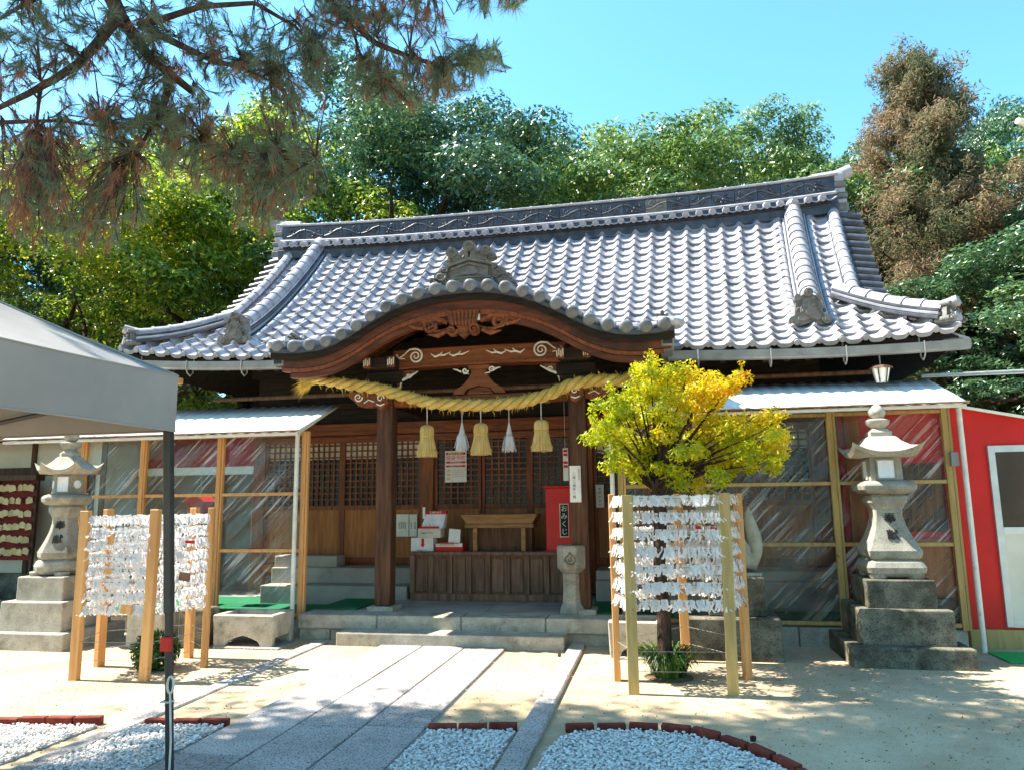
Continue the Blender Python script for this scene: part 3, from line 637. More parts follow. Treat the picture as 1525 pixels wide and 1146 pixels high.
for nm,xa,xb in (('gutter',XR-HW-.05,XP-2.35),('gutter',XP+2.35,XR+HW+.06)):
    def gz(x): return 3.395+upt(abs(x-XR),0)*.55+lev(x,0)
    b=MB(); q=np.linspace(xa,xb,12); vs=[]
    pr=[(-.16,.02),(-.155,-.07),(-.13,-.085),(-.05,-.085),(-.03,-.07),(-.025,.02),(-.035,.02),(-.05,-.07),(-.135,-.07),(-.15,.02)]
    for x in q: vs+=[(x,EY+y,gz(x)+z) for y,z in pr]
    m=len(pr); fs=[]
    for i in range(len(q)-1):
        for k in range(m): fs.append((i*m+k,i*m+(k+1)%m,(i+1)*m+(k+1)%m,(i+1)*m+k))
    fs+=[tuple(range(m)),tuple((len(q)-1)*m+k for k in range(m-1,-1,-1))]
    go=b.add(vs,fs).build('gutter','grey_metal',hall)
    for x in np.arange(xa+.35,xb-.2,.82):
        MB().tube([(x,EY-.17,gz(x)+.03),(x,EY-.172,gz(x)-.09),(x,EY-.14,gz(x)-.14),(x,EY-.08,gz(x)-.17),(x,EY-.02,gz(x)-.12),(x,EY-.01,gz(x)+.1)],.009,5).build('gutter_hook','grey_metal',go)
# ================================================================== porch with the wavy gable
proof=MB()
xs=np.linspace(XP-2.42,XP+2.42,61); ysh=[KY-.02,KY+.3,KY+.6,KY+.9,KY+1.2,KY+1.6,KY+2.05]
nu,nv=len(xs),len(ysh); vv=[(x,y,shell(x,y)+d) for d in (0,-.09) for x in xs for y in ysh]; k=nu*nv; ff=[]
for i in range(nu-1):
    for j in range(nv-1):
        a=i*nv+j; b=a+nv; ff+=[(a,b,b+1,a+1),(k+a+1,k+b+1,k+b,k+a)]
    a=i*nv; ff.append((a,k+a,k+a+nv,a+nv))
for j in range(nv-1):
    for i in (0,nu-1): a=i*nv+j; ff.append((a+1,k+a+1,k+a,a) if i==0 else (a,k+a,k+a+1,a+1))
porch=proof.add(vv,ff).build('porch_roof','wood_black',hall,smooth=30)
# flat tile lip and pan tiles between the round rows
lip=MB().band([(x,shell(x,KY)+.035) for x in xs],[(x,shell(x,KY)-.012) for x in xs],KY-.05,KY+.5); lip.build('pan_tiles','tile_dark',porch,smooth=40)
cap=MB(); cap.tube([(0,-.02,0),(0,.0,0),(0,.58,0)],[.07,.078,.072],14)
cap.sphere((0,-.015,0),.072,14,7,(1,.28,1))
capme,_=cap.mesh('round_tile','tile_cap',smooth=60,center=False)
sarc=[0]; fine=np.linspace(XP-2.32,XP+2.32,400)
for a,b in zip(fine,fine[1:]): sarc.append(sarc[-1]+math.hypot(b-a,Wv(b)-Wv(a)))
for u in np.linspace(0,sarc[-1],24):
    x=float(np.interp(u,sarc,fine)); inst('round_tile',capme,porch,Matrix.Translation((x,KY-.05,Wv(x)+.0))@Matrix.Rotation(math.atan(.17),4,'X'))
# border ridge following the wave just behind the round rows
for x0,x1 in ((XP-2.28,XP-.5),(XP+2.28,XP+.5)):
    P=[(x,KY+.50,shell(x,KY+.5)+.02) for x in np.linspace(x0,x1,24)]
    ridge(P,[(.1,.05),(.085,.045)],.06,.26,porch,capname='border_cap_tile')
for sx in (-1,1):
    x=XP+sx*2.3; onigawara(porch,(x,KY+.36,shell(x,KY)+.10),.17,.2,name='border_end_ornament')
    MB().tube([(x-sx*.05,KY+.02,shell(x,KY)+.12),(x+sx*.1,KY-.04,shell(x,KY)+.10),(x+sx*.2,KY+.1,shell(x,KY)+.11)],[.06,.055,.05],9).build('corner_cap_tile','tile',porch,smooth=50)
    # rain box under each end of the wavy gable
    gx=XP+sx*2.34; b=MB(); b.box(gx-.07,gx+.07,KY+.02,KY+1.05,3.26,3.38); b.build('rain_box','grey_metal',porch,bevel=.008)
    MB().box(gx-.05,gx+.05,KY+.012,KY+.018,3.285,3.355).build('rain_box_end','dark_metal',porch)
# big crest on the peak
OC=at(693,418,KY+.42); b=MB(); b.M=Matrix.Translation((XP+.0,KY+.42,Wv(XP)+.10))@Matrix.Diagonal((.88,.9,.72,1))
b.prism([(-.72,-.14),(-.5,-.02),(-.33,.02),(.33,.02),(.5,-.02),(.72,-.14),(.6,.02),(.46,.12),(.34,.26),(.30,.40),(-.30,.40),(-.34,.26),(-.46,.12),(-.6,.02)],-.05,.12)
b.prism([(-.34,.02),(.34,.02),(.33,.125),(.0,.15),(-.33,.125)],-.10,-.04)
for q in (-1,1):
    b.prism([(q*.345,.0),(q*.315,.0),(q*.315,.15),(q*.345,.15)],-.115,-.05)
b.prism([(-.33,.13),(0,.155),(.33,.13),(.33,.16),(0,.185),(-.33,.16)],-.115,-.05); b.prism([(-.33,-.0),(0,.02),(.33,-.0),(.33,.03),(0,.05),(-.33,.03)],-.115,-.05)
for i in range(5): b.spiral(-.22+.11*i,.09,.035,1.1,-.105,.011,1 if i%2 else -1)
b.prism([(-.27,.16),(-.19,.19),(-.10,.2),(.10,.2),(.19,.19),(.27,.16),(.27,.36),(0,.45),(-.27,.36)],-.09,-.03)
b.prism([(-.31,.36),(0,.46),(.31,.36),(.31,.41),(0,.51),(-.31,.41)],-.13,.12)
b.prism([(-.26,.30),(0,.39),(.26,.30),(.26,.335),(0,.425),(-.26,.335)],-.115,-.03)
b.prism([(-.11,.21),(.11,.21),(.14,.27),(.08,.34),(0,.36),(-.08,.34),(-.14,.27)],-.115,-.03)
for q in (-1,1):
    for cx,cz,r in ((.42,.22,.1),(.48,.09,.085),(.6,.0,.07),(.36,.33,.055),(.55,.16,.05),(.68,-.08,.06)):
        b.disc(q*cx,cz,r,-.08,.08,14); b.spiral(q*cx,cz,r*.8,1.4,-.085,r*.16,q)
    b.tube([(q*.30,.02,.50),(q*.28,.02,.58),(q*.25,.02,.63)],[.09,.08,.07],9)
for cx,cz,r in ((-.25,.62,.085),(0,.72,.09),(.24,.62,.085)):
    b.disc(cx,cz,r,-.12,.06,16); b.spiral(cx,cz,r*.72,1.2,-.125,r*.17)
for q in (-1,1): b.prism([(q*.02,.5),(q*.24,.46),(q*.26,.56),(q*.14,.6),(q*.08,.66),(q*.02,.66)],-.09,.06); b.spiral(q*.13,.56,.06,1,-.1,.014,q)
b.build('peak_crest','tile_old',porch,smooth=35)
# barge boards in three stepped layers
def wave_band(o1,o2,y0,y1,name,m,w=2.38,grow=0):
    q=np.linspace(XP-w,XP+w,81); top=[(x,Wv(x)+o1) for x in q]; bot=[(x,Wv(x)+o2-grow*math.exp(-((abs(x-XP)-0)/.5)**2)) for x in q]
    return MB().band(top,bot,y0,y1).build(name,m,porch,smooth=30,bevel=.005)
wave_band(-.09,-.135,KY-.0,KY+.12,'eave_board','wood_black',2.4)
wave_band(-.135,-.25,KY+.03,KY+.13,'barge_board','wood_barge',2.38,.02)
wave_band(-.252,-.30,KY+.05,KY+.14,'barge_board','wood',2.3,.03)
wave_band(-.302,-.37,KY+.08,KY+.18,'barge_board','wood_barge',2.2,.02)
for j,y in enumerate(np.arange(KY+.26,KY+1.2,.17)):
    q=np.linspace(XP-2.25,XP+2.25,41); MB().band([(x,shell(x,y)-.095) for x in q],[(x,shell(x,y)-.15) for x in q],y,y+.05).build('soffit_rib','wood',porch,smooth=30)
# pendant under the peak
b=MB(); b.M=Matrix.Translation((XP+.0,KY+.06,Wv(XP)-.26))
b.prism([(-.2,.0),(.2,.0),(.17,-.14),(.15,-.2),(.08,-.28),(0,-.35),(-.08,-.28),(-.15,-.2),(-.17,-.14)],-.03,.05)
for i in range(7): b.tube([(-.15+.05*i,-.035,-.02),(-.12+.04*i,-.035,-.2)],.014,6)
for q in (-1,1):
    b.spiral(q*.13,-.25,.065,1.4,-.04,.02,q); b.disc(q*.13,-.25,.07,-.03,.04,12)
pen=b.build('gable_pendant','wood_h',porch,smooth=35)
for q in (-1,1):
    b=MB(); b.M=Matrix.Translation((XP,KY+.09,Wv(XP)-.40))
    b.spiral(q*.42,-.02,.09,1.5,0,.028,q,a0=0,tail=[(q*.18,-.06),(q*.26,-.09),(q*.36,-.10),(q*.47,-.07)])
    b.spiral(q*.60,.05,.06,1.2,0,.022,-q,tail=[(q*.42,.1),(q*.5,.0)])
    b.tube([(q*.2,0,.0),(q*.34,-.01,.07),(q*.5,0,.04),(q*.68,0,.09),(q*.82,0,.06)],[.03,.04,.03,.035,.008],7)
    b.tube([(q*.5,0,-.05),(q*.62,0,-.03),(q*.72,0,.02)],[.03,.03,.006],6); b.tube([(q*.22,0,-.1),(q*.32,0,-.15),(q*.45,0,-.13)],[.03,.035,.006],6)
    b.build('pendant_scroll','wood',porch,smooth=40)
MB().box(XP+.16,XP+.2,KY+.05,KY+.07,Wv(XP)-.40,Wv(XP)-.28).build('white_tag','white_paint',porch)
# pillars, beams, brackets
PY=8.92; PXL,PXR=-3.39,-.93
for x in (PXL,PXR):
    pl=B('porch_pillar','wood_pillar',hall,x-.105,x+.105,PY-.105,PY+.105,PZ+.05,2.98,.02,seg=2)
    B('pillar_base','granite',pl,x-.17,x+.17,PY-.17,PY+.17,PZ-.01,PZ+.05,.01)
    B('bracket_block','wood_black',pl,x-.16,x+.16,PY-.2,PY+.16,2.985,3.1,.02); B('bracket_block','wood_black',pl,x-.24,x+.24,PY-.12,PY+.12,3.1,3.26,.02); B('bracket_block','wood_black',pl,x-.2,x+.2,PY-.3,PY+.14,3.26,3.42,.02)
    for q in (-1,1):               # white ended nosing and carved scroll blocks
        B('bracket_end','wood',pl,x+q*.16-.05,x+q*.16+.05,PY-.33,PY-.30,3.27,3.41,.006); b=MB()
        for k in range(4): b.box(x+q*.16-.035+.024*k-.007,x+q*.16-.035+.024*k+.007,PY-.338,PY-.331,3.29+.012*(k%2),3.39-.02*((k+1)%2))
        b.build('white_bracket_end','white_paint',pl,bevel=.004)
    b=MB(); b.M=Matrix.Translation((x,PY-.18,2.86)); b.prism([(-.1,.1),(.1,.1),(.09,0),(.05,-.08),(0,-.11),(-.05,-.08),(-.09,0)],-.06,.07); b.spiral(-.04,.02,.05,1.3,-.07,.014,1); b.spiral(.05,-.01,.045,1.3,-.07,.013,-1)
    b.build('pillar_nosing','wood',pl,smooth=40)
    b=MB(); b.M=Matrix.Translation((x,PY-.255,2.86)); b.spiral(0,.03,.05,1.3,0,.011,1); b.tube([(-.05,0,-.04),(0,0,-.06),(.06,0,-.04)],.009,5); b.build('white_scroll','white_paint',pl,smooth=40)
    o=1 if x>XP else -1            # outward elephant nosing
    b=MB(); b.M=Matrix.Translation((x,PY-.02,2.92)); b.prism([(o*.1,.1),(o*.46,.1),(o*.5,.03),(o*.42,-.03),(o*.36,-.1),(o*.22,-.12),(o*.1,-.1)],-.07,.07); b.build('side_nosing','wood',pl,bevel=.01)
    b=MB(); b.M=Matrix.Translation((x,PY-.10,2.92)); b.spiral(o*.36,.02,.06,1.4,0,.011,o); b.tube([(o*.14,0,-.05),(o*.22,0,-.02),(o*.28,0,-.06)],.009,5); b.build('white_scroll','white_paint',pl,smooth=40)
    B('tie_beam','wood_black',hall,x-.07,x+.07,PY+.11,HY-.1,2.8,3.0)
# main rainbow beam with white scrolls
q=np.linspace(PXL+.11,PXR-.11,21); mid=(PXL+PXR)/2; hw=(PXR-PXL)/2
bt=[(x,3.535-.02*((x-mid)/hw)**2) for x in q]; bb_=[(x,3.27-.05*((x-mid)/hw)**4+.02) for x in q]
beam=MB().band(bt,bb_,PY-.12,PY+.1).build('arched_beam','wood_h',hall,bevel=.015,seg=2)
MB().band([(x,3.33) for x in q],[(x,3.312) for x in q],PY-.135,PY-.122).build('beam_moulding','wood',beam)
for o in (-1,1):
    b=MB(); cx=mid+o*(hw-.42); b.M=Matrix.Translation((0,PY-.128,0))
    b.spiral(cx,3.43,.095,1.9,0,.014,o,a0=math.pi/2 if o>0 else math.pi/2,tail=[(cx+o*.30,3.36),(cx+o*.24,3.40),(cx+o*.16,3.45),(cx+o*.08,3.52)])
    b.tube([(cx+o*.26,0,3.46),(cx+o*.22,0,3.41),(cx+o*.14,0,3.40)],[.014,.012,.005],5)
    for k in range(2):
        a=cx-o*(.20+.24*k); b.tube([(a,0,3.45-.01*k),(a-o*.06,0,3.41),(a-o*.12,0,3.43),(a-o*.16,0,3.47)],[.005,.014,.013,.004],5); b.tube([(a-o*.1,0,3.43),(a-o*.18,0,3.425),(a-o*.26,0,3.46)],[.013,.012,.004],5)
    b.build('white_scroll','white_paint',beam,smooth=40)
    b=MB(); b.M=Matrix.Translation((mid+o*(hw-.2),PY-.03,3.2)); b.prism([(o*.1,.06),(-o*.22,.06),(-o*.12,.0),(-o*.02,-.05),(o*.04,-.17),(o*.1,-.17)],-.05,.05); b.build('beam_brace','wood',beam)
    b=MB(); b.tube([(mid+o*(hw-.44),PY-.09,3.24),(mid+o*(hw-.33),PY-.09,3.18),(mid+o*(hw-.22),PY-.09,3.13),(mid+o*(hw-.2),PY-.09,3.03)],[.006,.02,.018,.005],6); b.spiral(mid+o*(hw-.32),3.19,.035,1.2,PY-.095,.011,o); b.build('white_scroll','white_paint',beam,smooth=40)
    b=MB(); b.spiral(XP+.02+o*.17,3.215,.04,1.3,PY-.12,.013,o); b.tube([(XP+o*.2,PY-.12,3.2),(XP+o*.26,PY-.12,3.23),(XP+o*.31,PY-.12,3.24)],[.014,.012,.003],5); b.tube([(XP+o*.17,PY-.12,3.18),(XP+o*.1,PY-.12,3.17)],[.012,.004],5); b.build('white_scroll','white_paint',beam,smooth=40)
B('lower_beam','wood_h',hall,PXL+.11,PXR-.11,PY-.06,PY+.06,2.80,2.92,.01)
B('lower_beam','wood_h',hall,PXL+.11,PXR-.11,PY-.08,PY-.062,2.84,2.88,.004)
b=MB(); b.M=Matrix.Translation((XP+.02,PY-.02,2.925))
b.prism([(-.34,0),(-.3,.06),(-.2,.12),(-.13,.2),(-.1,.26),(-.1,.30),(.1,.30),(.1,.26),(.13,.2),(.2,.12),(.3,.06),(.34,0),(.2,0),(.16,.06),(0,.1),(-.16,.06),(-.2,0)],-.07,.05)
b.prism([(-.17,0),(.17,0),(.13,.06),(0,.09),(-.13,.06)],-.03,.03)
for i in range(6): b.spiral(-.1+.04*i,.04+.012*math.sin(i),.022,1.1,-.04,.007,1)
b.build('frog_leg_strut','wood_h',beam,smooth=30)
B('strut_block','wood_h',beam,XP-.12,XP+.16,PY-.1,PY+.08,3.23,3.285)
# ------------------------------------------------------------------ lattice wall of the hall
def leaf(x0,x1,z0,z1,zl,paper,nx,nz,y=HY,zb=None):
    d=B('lattice_door','wood',hall,x0,x0+.05,y-.03,y+.03,z0,z1,.004); t=(zl,)
    fr=MB(); fr.box(x1-.05,x1,y-.03,y+.03,z0,z1); fr.box(x0+.05,x1-.05,y-.028,y+.028,z1-.06,z1); fr.box(x0+.05,x1-.05,y-.028,y+.028,zl-.07,zl); fr.box(x0+.05,x1-.05,y-.028,y+.028,z0,z0+.09); fr.build('door_frame','wood',d,bevel=.004)
    la=MB(); X0,X1,Z0,Z1=x0+.05,x1-.05,zl,z1-.06
    for i in range(1,nx): x=X0+(X1-X0)*i/nx; la.box(x-.011,x+.011,y-.02,y+.002,Z0,Z1)
    for i in range(1,nz): z=Z0+(Z1-Z0)*i/nz; la.box(X0,X1,y-.014,y+.004,z-.011,z+.011)
    la.build('lattice','wood',d)
    zc=Z0+(Z1-Z0)*(1-paper)
    if paper: MB().box(X0,X1,y+.008,y+.014,zc,Z1).build('paper_pane','paper_shoji',d)
    if paper<1: MB().box(X0,X1,y+.008,y+.014,Z0,zc-.002).build('glass_pane','dark_glass',d)
    MB().box(X0,X1,y-.01,y+.012,z0+.09,zl-.07).build('board_panel','wood_panel',d)
    return d
ZS,ZT=.70,2.62
posts=[HL+.1,-5.0,-3.33,-2.70,-1.64,-1.02,.75,HR-.1]
posts=[HL+.1,-3.36,-1.0,HR-.1]
for x in posts: B('wall_post','wood',hall,x-.1,x+.1,HY-.09,HY+.06,.3,ZT,.01)
B('sill_beam','wood_h',hall,HL,HR,HY-.07,HY+.05,.58,ZS-.002,.008)
def bay(xa,xb,n,paper,z0,zl,nx,nz):
    for i in range(n):
        a=xa+(xb-xa)*i/n; b_=xa+(xb-xa)*(i+1)/n; leaf(a+.002,b_-.002,z0,ZT-.002,zl,paper,nx,nz,y=HY-(.0 if i%2 else .02))
bay(-6.0,-3.46,4,.30,ZS,1.56,6,11); bay(-3.26,-1.1,3,.0,ZS,1.56,6,12); bay(-.9,2.06,4,.30,ZS,1.56,6,11)
B('lintel','wood_h',hall,HL,HR,HY-.085,HY-.061,2.5,2.6,.004)
# concrete steps either side of the offering box
for nm,xa,xb in (('concrete_step',-5.6,-3.42),('concrete_step',-.85,2.2)):
    s_=B(nm,'concrete',hall,xa,xb,9.82,HY-.09,.19,.46 if xa<-3 else .56,.01); B('upper_step','concrete',s_,xa,xb,10.12 if xa<-3 else 9.9,HY-.092,.46 if xa<-3 else .56,.68,.01)
    if xa<-3: B('top_step','concrete',s_,xa,-4.62,10.2,HY-.093,.68,.84,.01)
# stray panel on the right wing: grey hatch
B('grey_hatch','concrete',hall,.9,1.85,9.795,9.815,.24,.5,.003)
# ================================================================== things in the porch
CY=9.78
oc=thing('offering_counter',(-2.3,CY+.2,PZ),'wide weathered wooden offering chest with panelled front on the porch floor','offering box')
CX0,CX1,CZ=-3.33,-1.22,.93
MB().box(CX0+.02,CX1-.02,CY+.03,CY+.5,PZ+.08,CZ-.05).build('chest_body','wood_grey',oc)
B('plinth','wood_grey',oc,CX0-.02,CX1+.02,CY-.02,CY+.53,PZ-.003,PZ+.09,.008); B('top_board','wood_grey',oc,CX0-.02,CX1+.02,CY-.03,CY+.53,CZ-.05,CZ,.008)
npn=8; sw=(CX1-CX0)/npn
for i in range(npn+1): x=CX0+i*sw; B('stile','wood_grey',oc,x-.035,x+.035,CY-.005,CY+.03,PZ+.09,CZ-.05,.004)
for i in range(npn): x=CX0+i*sw; B('front_panel','wood_grey',oc,x+.05,x+sw-.05,CY+.012,CY+.031,PZ+.11,CZ-.09,.008)
ot=thing('offering_altar',(-2.0,CY+.2,CZ),'small wooden offering table with flared top tray standing on the chest','altar')
p0=at(688,768,CY+.12); p1=at(802,768,CY+.12); x0,x1=p0[0],p1[0]; zt=1.42
b=MB(); b.add([(x0,CY+.02,zt),(x1,CY+.02,zt),(x1,CY+.42,zt),(x0,CY+.42,zt),(x0+.08,CY+.06,zt-.13),(x1-.08,CY+.06,zt-.13),(x1-.08,CY+.38,zt-.13),(x0+.08,CY+.38,zt-.13)],[(0,1,2,3),(7,6,5,4),(0,4,5,1),(1,5,6,2),(2,6,7,3),(3,7,4,0)]); b.build('flared_tray','wood_tray',ot,bevel=.006)
B('tray_rail','wood_tray',ot,x0+.06,x1-.06,CY+.04,CY+.4,zt-.18,zt-.132,.004)
for x in (x0+.2,x1-.2): B('leg','wood_tray',ot,x-.03,x+.03,CY+.05,CY+.12,CZ-.004,zt-.182,.005); B('leg','wood_tray',ot,x-.03,x+.03,CY+.31,CY+.38,CZ-.004,zt-.182,.005)
MB().box(x0+.1,x1-.1,CY+.14,CY+.16,CZ-.004,zt-.182).build('back_panel','wood_pillar',ot)
# red fortune box
p=at(812,725,CY+.05); q=at(850,827,CY+.05)
rbx=thing('fortune_box',((p[0]+q[0])/2+.1,CY+.2,CZ),'tall red wooden fortune slip box with black name plate','box')
X0,X1=p[0],p[0]+.44
B('box_body','red_paint',rbx,X0,X1,CY+.05,CY+.35,CZ-.003,1.76,.008); B('lid','red_paint',rbx,X0-.03,X1+.03,CY+.02,CY+.38,1.761,1.785,.004); B('base','red_paint',rbx,X0-.015,X1+.015,CY+.03,CY+.365,CZ-.004,CZ+.02,.003)
sp=at(840.5,774,CY+.04); B('plate_frame','ink_gold',rbx,sp[0]-.062,sp[0]+.062,CY+.036,CY+.052,sp[2]-.22,sp[2]+.22,.003)
pl=MB().box(sp[0]-.050,sp[0]+.050,CY+.0325,CY+.037,sp[2]-.205,sp[2]+.205).build('name_plate','ink',rbx)
for i,ch in enumerate('おみくじ'): text(ch,'letter','box_white',pl,(sp[0],CY+.0305,sp[2]+.15-.1*i),.088)
# papers, posters and boxes
def sheet_paper(name,px,py,px2,py2,Y,m,label,cat,lines=(),tilt=0,hostile=None):
    a=at(px,py,Y); b_=at(px2,py2,Y); t=MB().box(a[0],b_[0],Y-.006,Y,b_[2],a[2]).build(name,m,None,label=label,cat=cat)
    for (u0,u1,v0,v1,mm) in lines: MB().box(a[0]+(b_[0]-a[0])*u0,a[0]+(b_[0]-a[0])*u1,Y-.0075,Y-.0062,a[2]+(b_[2]-a[2])*v1,a[2]+(b_[2]-a[2])*v0).build('print_block',mm,t)
    return t,a,b_
YD=HY-.052
t,a,b_=sheet_paper('poster',663,671,695,717,YD,'box_white','red and white printed notice poster hanging on the lattice doors','poster',
    [(.05,.95,.05,.13,'ink_red'),(.05,.95,.34,.40,'ink_red'),(.05,.95,.46,.52,'ink_red')]+[(.32,.9,.60+.07*i,.62+.07*i,'ink_gold') for i in range(4)]+[(.08,.24,.60+.12*i,.68+.12*i,'ink_gold') for i in range(3)])
cx=(a[0]+b_[0])/2; hh=a[2]-b_[2]
text('初詣のお願い','letter','box_white',t,(cx,YD-.009,a[2]-hh*.09),.04); text('感染予防','letter','ink_red',t,(cx,YD-.008,a[2]-hh*.24),.075); text('対策実施中','letter','box_white',t,(cx,YD-.009,a[2]-hh*.37),.035); text('ご協力ください','letter','box_white',t,(cx,YD-.009,a[2]-hh*.49),.03)
t,a,b_=sheet_paper('notice_strip',838,667,847,715,9.5,'box_white','narrow red and white notice strip hanging beside right porch pillar','notice',[(.1,.9,.04+.12*i,.12+.12*i,'ink_red') for i in (0,1,3,4)])
MB().tube([(a[0]+.03,9.497,a[2]),(a[0]+.03,9.497,2.86)],.003,4).build('hanging_cord','cord',t)
YS=PY-.112
t,a,b_=sheet_paper('worship_sign',848,693,866,747,YS,'box_white','white paper sign with vertical black lettering on right porch pillar','sign')
cx=(a[0]+b_[0])/2; z=a[2]
for i,ch in enumerate('二拝二拍手一拝'): text(ch,'letter','ink',t,(cx-.015,YS-.0075,z-.10-.045*i),.038)
for i,ch in enumerate('神前での作法'): text(ch,'letter','ink',t,(cx+.045,YS-.0075,z-.05-.022*i),.02)
t,a,b_=sheet_paper('paper_notice',887,721,900,755,HY-.1,'box_white','small grey-white paper notice on brown post right of the sign','notice'); cx=(a[0]+b_[0])/2
for i,ch in enumerate('参拝の方へ'): text(ch,'letter','ink',t,(cx,HY-.108,a[2]-.06-.055*i),.04)
for k,(x0_,x1_,lb) in enumerate(((590.5,608.5,'wider white paper notice on the wall left of the stacked boxes'),(610,621,'narrower white paper notice touching the wider one beside the boxes'))):
    t,a,b_=sheet_paper('paper_notice',x0_,765,x1_,798,HY-.06,'paper',lb,'notice')
    n=4 if k==0 else 2
    for i in range(n):
        x=a[0]+(b_[0]-a[0])*(.25+.5*i/max(1,n-1))
        text('ご参拝の皆様へ'[i%3:i%3+5],'letter','ink',t,(x,HY-.068,(a[2]+b_[2])/2),.022,vertical=True)
def pbox(px,py,px2,py2,Y,d,m,name,label,**k):
    a=at(px,py,Y); b_=at(px2,py2,Y); return B(name,m,None,a[0],b_[0],Y,Y+d,b_[2],a[2],.004,label=label,cat='box',**k),a,b_
Yb=CY+.06; zc=CZ
a=at(612,800,Yb); b_=at(645,825,Yb)
t=B('paper_box','box_white',None,a[0],b_[0],Yb,Yb+.22,zc-.003,a[2],.004,label='white box with red arrow at the bottom of the stack',cat='box')
cx=(a[0]+b_[0])/2; z1=a[2]
MB().prism([(cx-.01,z1-.01),(cx+.03,z1-.01),(cx+.03,z1-.09),(cx+.045,z1-.09),(cx+.01,z1-.13),(cx-.025,z1-.09),(cx-.01,z1-.09)],Yb-.002,Yb+.001).build('red_arrow','ink_red',t)
text('おみくじ','letter','ink',t,(cx,Yb-.0015,z1-.175),.035)
a2=at(622,786,Yb+.02); b2=at(656,800,Yb+.02)
t2=B('paper_box','paper_shoji',None,a2[0],b2[0],Yb+.02,Yb+.24,z1-.002,a2[2],.004,label='flat tan box lying on the white box with red arrow',cat='box'); text('お納めください','letter','ink',t2,((a2[0]+b2[0])/2-.03,Yb+.018,(z1+a2[2])/2),.026)
# leaning display case above
a3=at(630,760,Yb+.08); t3=thing('card_display',(a3[0],Yb+.1,a2[2]),'pale slanted card display with red header on the flat box','display')
b=MB(); x0_=at(630,770,Yb+.06)[0]; x1_=at(660,770,Yb+.06)[0]; zz=a2[2]; zh=at(640,765,Yb+.1)[2]
b.add([(x0_-.02,Yb+.03,zz-.002),(x1_,Yb+.03,zz-.002),(x1_,Yb+.2,zz-.002),(x0_-.02,Yb+.2,zz-.002),(x0_+.02,Yb+.12,zh),(x1_+.02,Yb+.12,zh),(x1_+.02,Yb+.2,zh),(x0_+.02,Yb+.2,zh)],[(0,3,2,1),(4,5,6,7),(0,1,5,4),(1,2,6,5),(2,3,7,6),(3,0,4,7)]).build('case','paper_blue',t3,bevel=.003)
B('header','ink_red',t3,x0_+.02,x1_+.03,Yb+.11,Yb+.2,zh+.0,zh+.045,.002); B('price_tag','box_white',t3,x0_-.02,x0_+.015,Yb+.1,Yb+.115,zh-.06,zh+.1,.002)
text('交通安全守','letter','box_white',t3,((x0_+x1_)/2+.02,Yb+.108,zh+.022),.036); B('red_lip','ink_red',t3,x0_-.03,x1_-.05,Yb+.0,Yb+.03,zz-.001,zz+.025,.002)
for i in range(3): B('card','box_white',t3,x0_+.0+.06*i,x0_+.04+.06*i,Yb+.028,Yb+.034,zz+.02,zz+.07,.001)
a=at(648,808,Yb); b_=at(689,826,Yb)
t=B('candy_box','ink_red',None,a[0]+.004,b_[0],Yb,Yb+.2,zc-.003,a[2],.004,label='low red and white box beside the stacked boxes',cat='box')
MB().box(a[0]+.008,b_[0]-.06,Yb-.002,Yb+.001,zc+.06,a[2]-.006).build('front_label','paper_shoji',t); MB().box(b_[0]-.058,b_[0]-.004,Yb-.002,Yb+.001,zc+.06,a[2]-.002).build('front_label','box_white',t); text('開運招福','letter','ink_red',t,((a[0]+b_[0])/2-.03,Yb-.003,zc+.1),.05)
ct=a[2]; a=at(668,787,Yb+.06); b_=at(685,808,Yb+.06)
MB().add([(a[0],Yb+.04,ct-.002),(b_[0],Yb+.04,ct-.002),(b_[0]+.005,Yb+.08,a[2]-.01),(a[0]+.005,Yb+.08,a[2]+.006),(a[0],Yb+.09,ct-.002),(b_[0],Yb+.09,ct-.002),(b_[0]+.005,Yb+.095,a[2]-.01),(a[0]+.005,Yb+.095,a[2]+.006)],[(0,1,2,3),(7,6,5,4),(0,4,5,1),(1,5,6,2),(2,6,7,3),(3,7,4,0)]).build('price_card','box_white',None,label='small white upright card standing on the red box',cat='card')
# carved stone post in front of the right pillar
p=gnd(852,914,PZ); sx,sy=p[0],p[1]+.12
sp_=thing('stone_post',(sx,sy,PZ),'pale stone post with faceted head carved with a flame emblem','stone post')
b=MB(); b.loft([(PZ-.003,.15),(PZ+.06,.14),(PZ+.12,.115),(PZ+.28,.105),(PZ+.46,.11)],8,c=(sx,sy)); b.build('shaft','granite_lantern',sp_,bevel=.006)
b=MB(); b.loft([(PZ+.46,.11),(PZ+.52,.165),(PZ+.75,.17),(PZ+.78,.155)],8,c=(sx,sy)); hd=b.build('head','granite_lantern',sp_,bevel=.008)
b=MB(); zc_=PZ+.63; b.tube([(sx+q[0]*.062,sy-.171,zc_+q[1]*.062) for q in ((0,1.25),(.2,.8),(.75,.35),(1,-.1),(.85,-.6),(.4,-.95),(-.1,-1),(-.6,-.8),(-.95,-.3),(-.9,.15),(-.4,.6),(0,1.25))],.008,5); b.tube([(sx+q[0]*.04,sy-.171,zc_-.005+q[1]*.04) for q in ((.1,.8),(.3,.2),(.1,-.5),(-.4,-.5),(-.5,0))],.006,5); b.build('flame_emblem','granite_dark',hd)
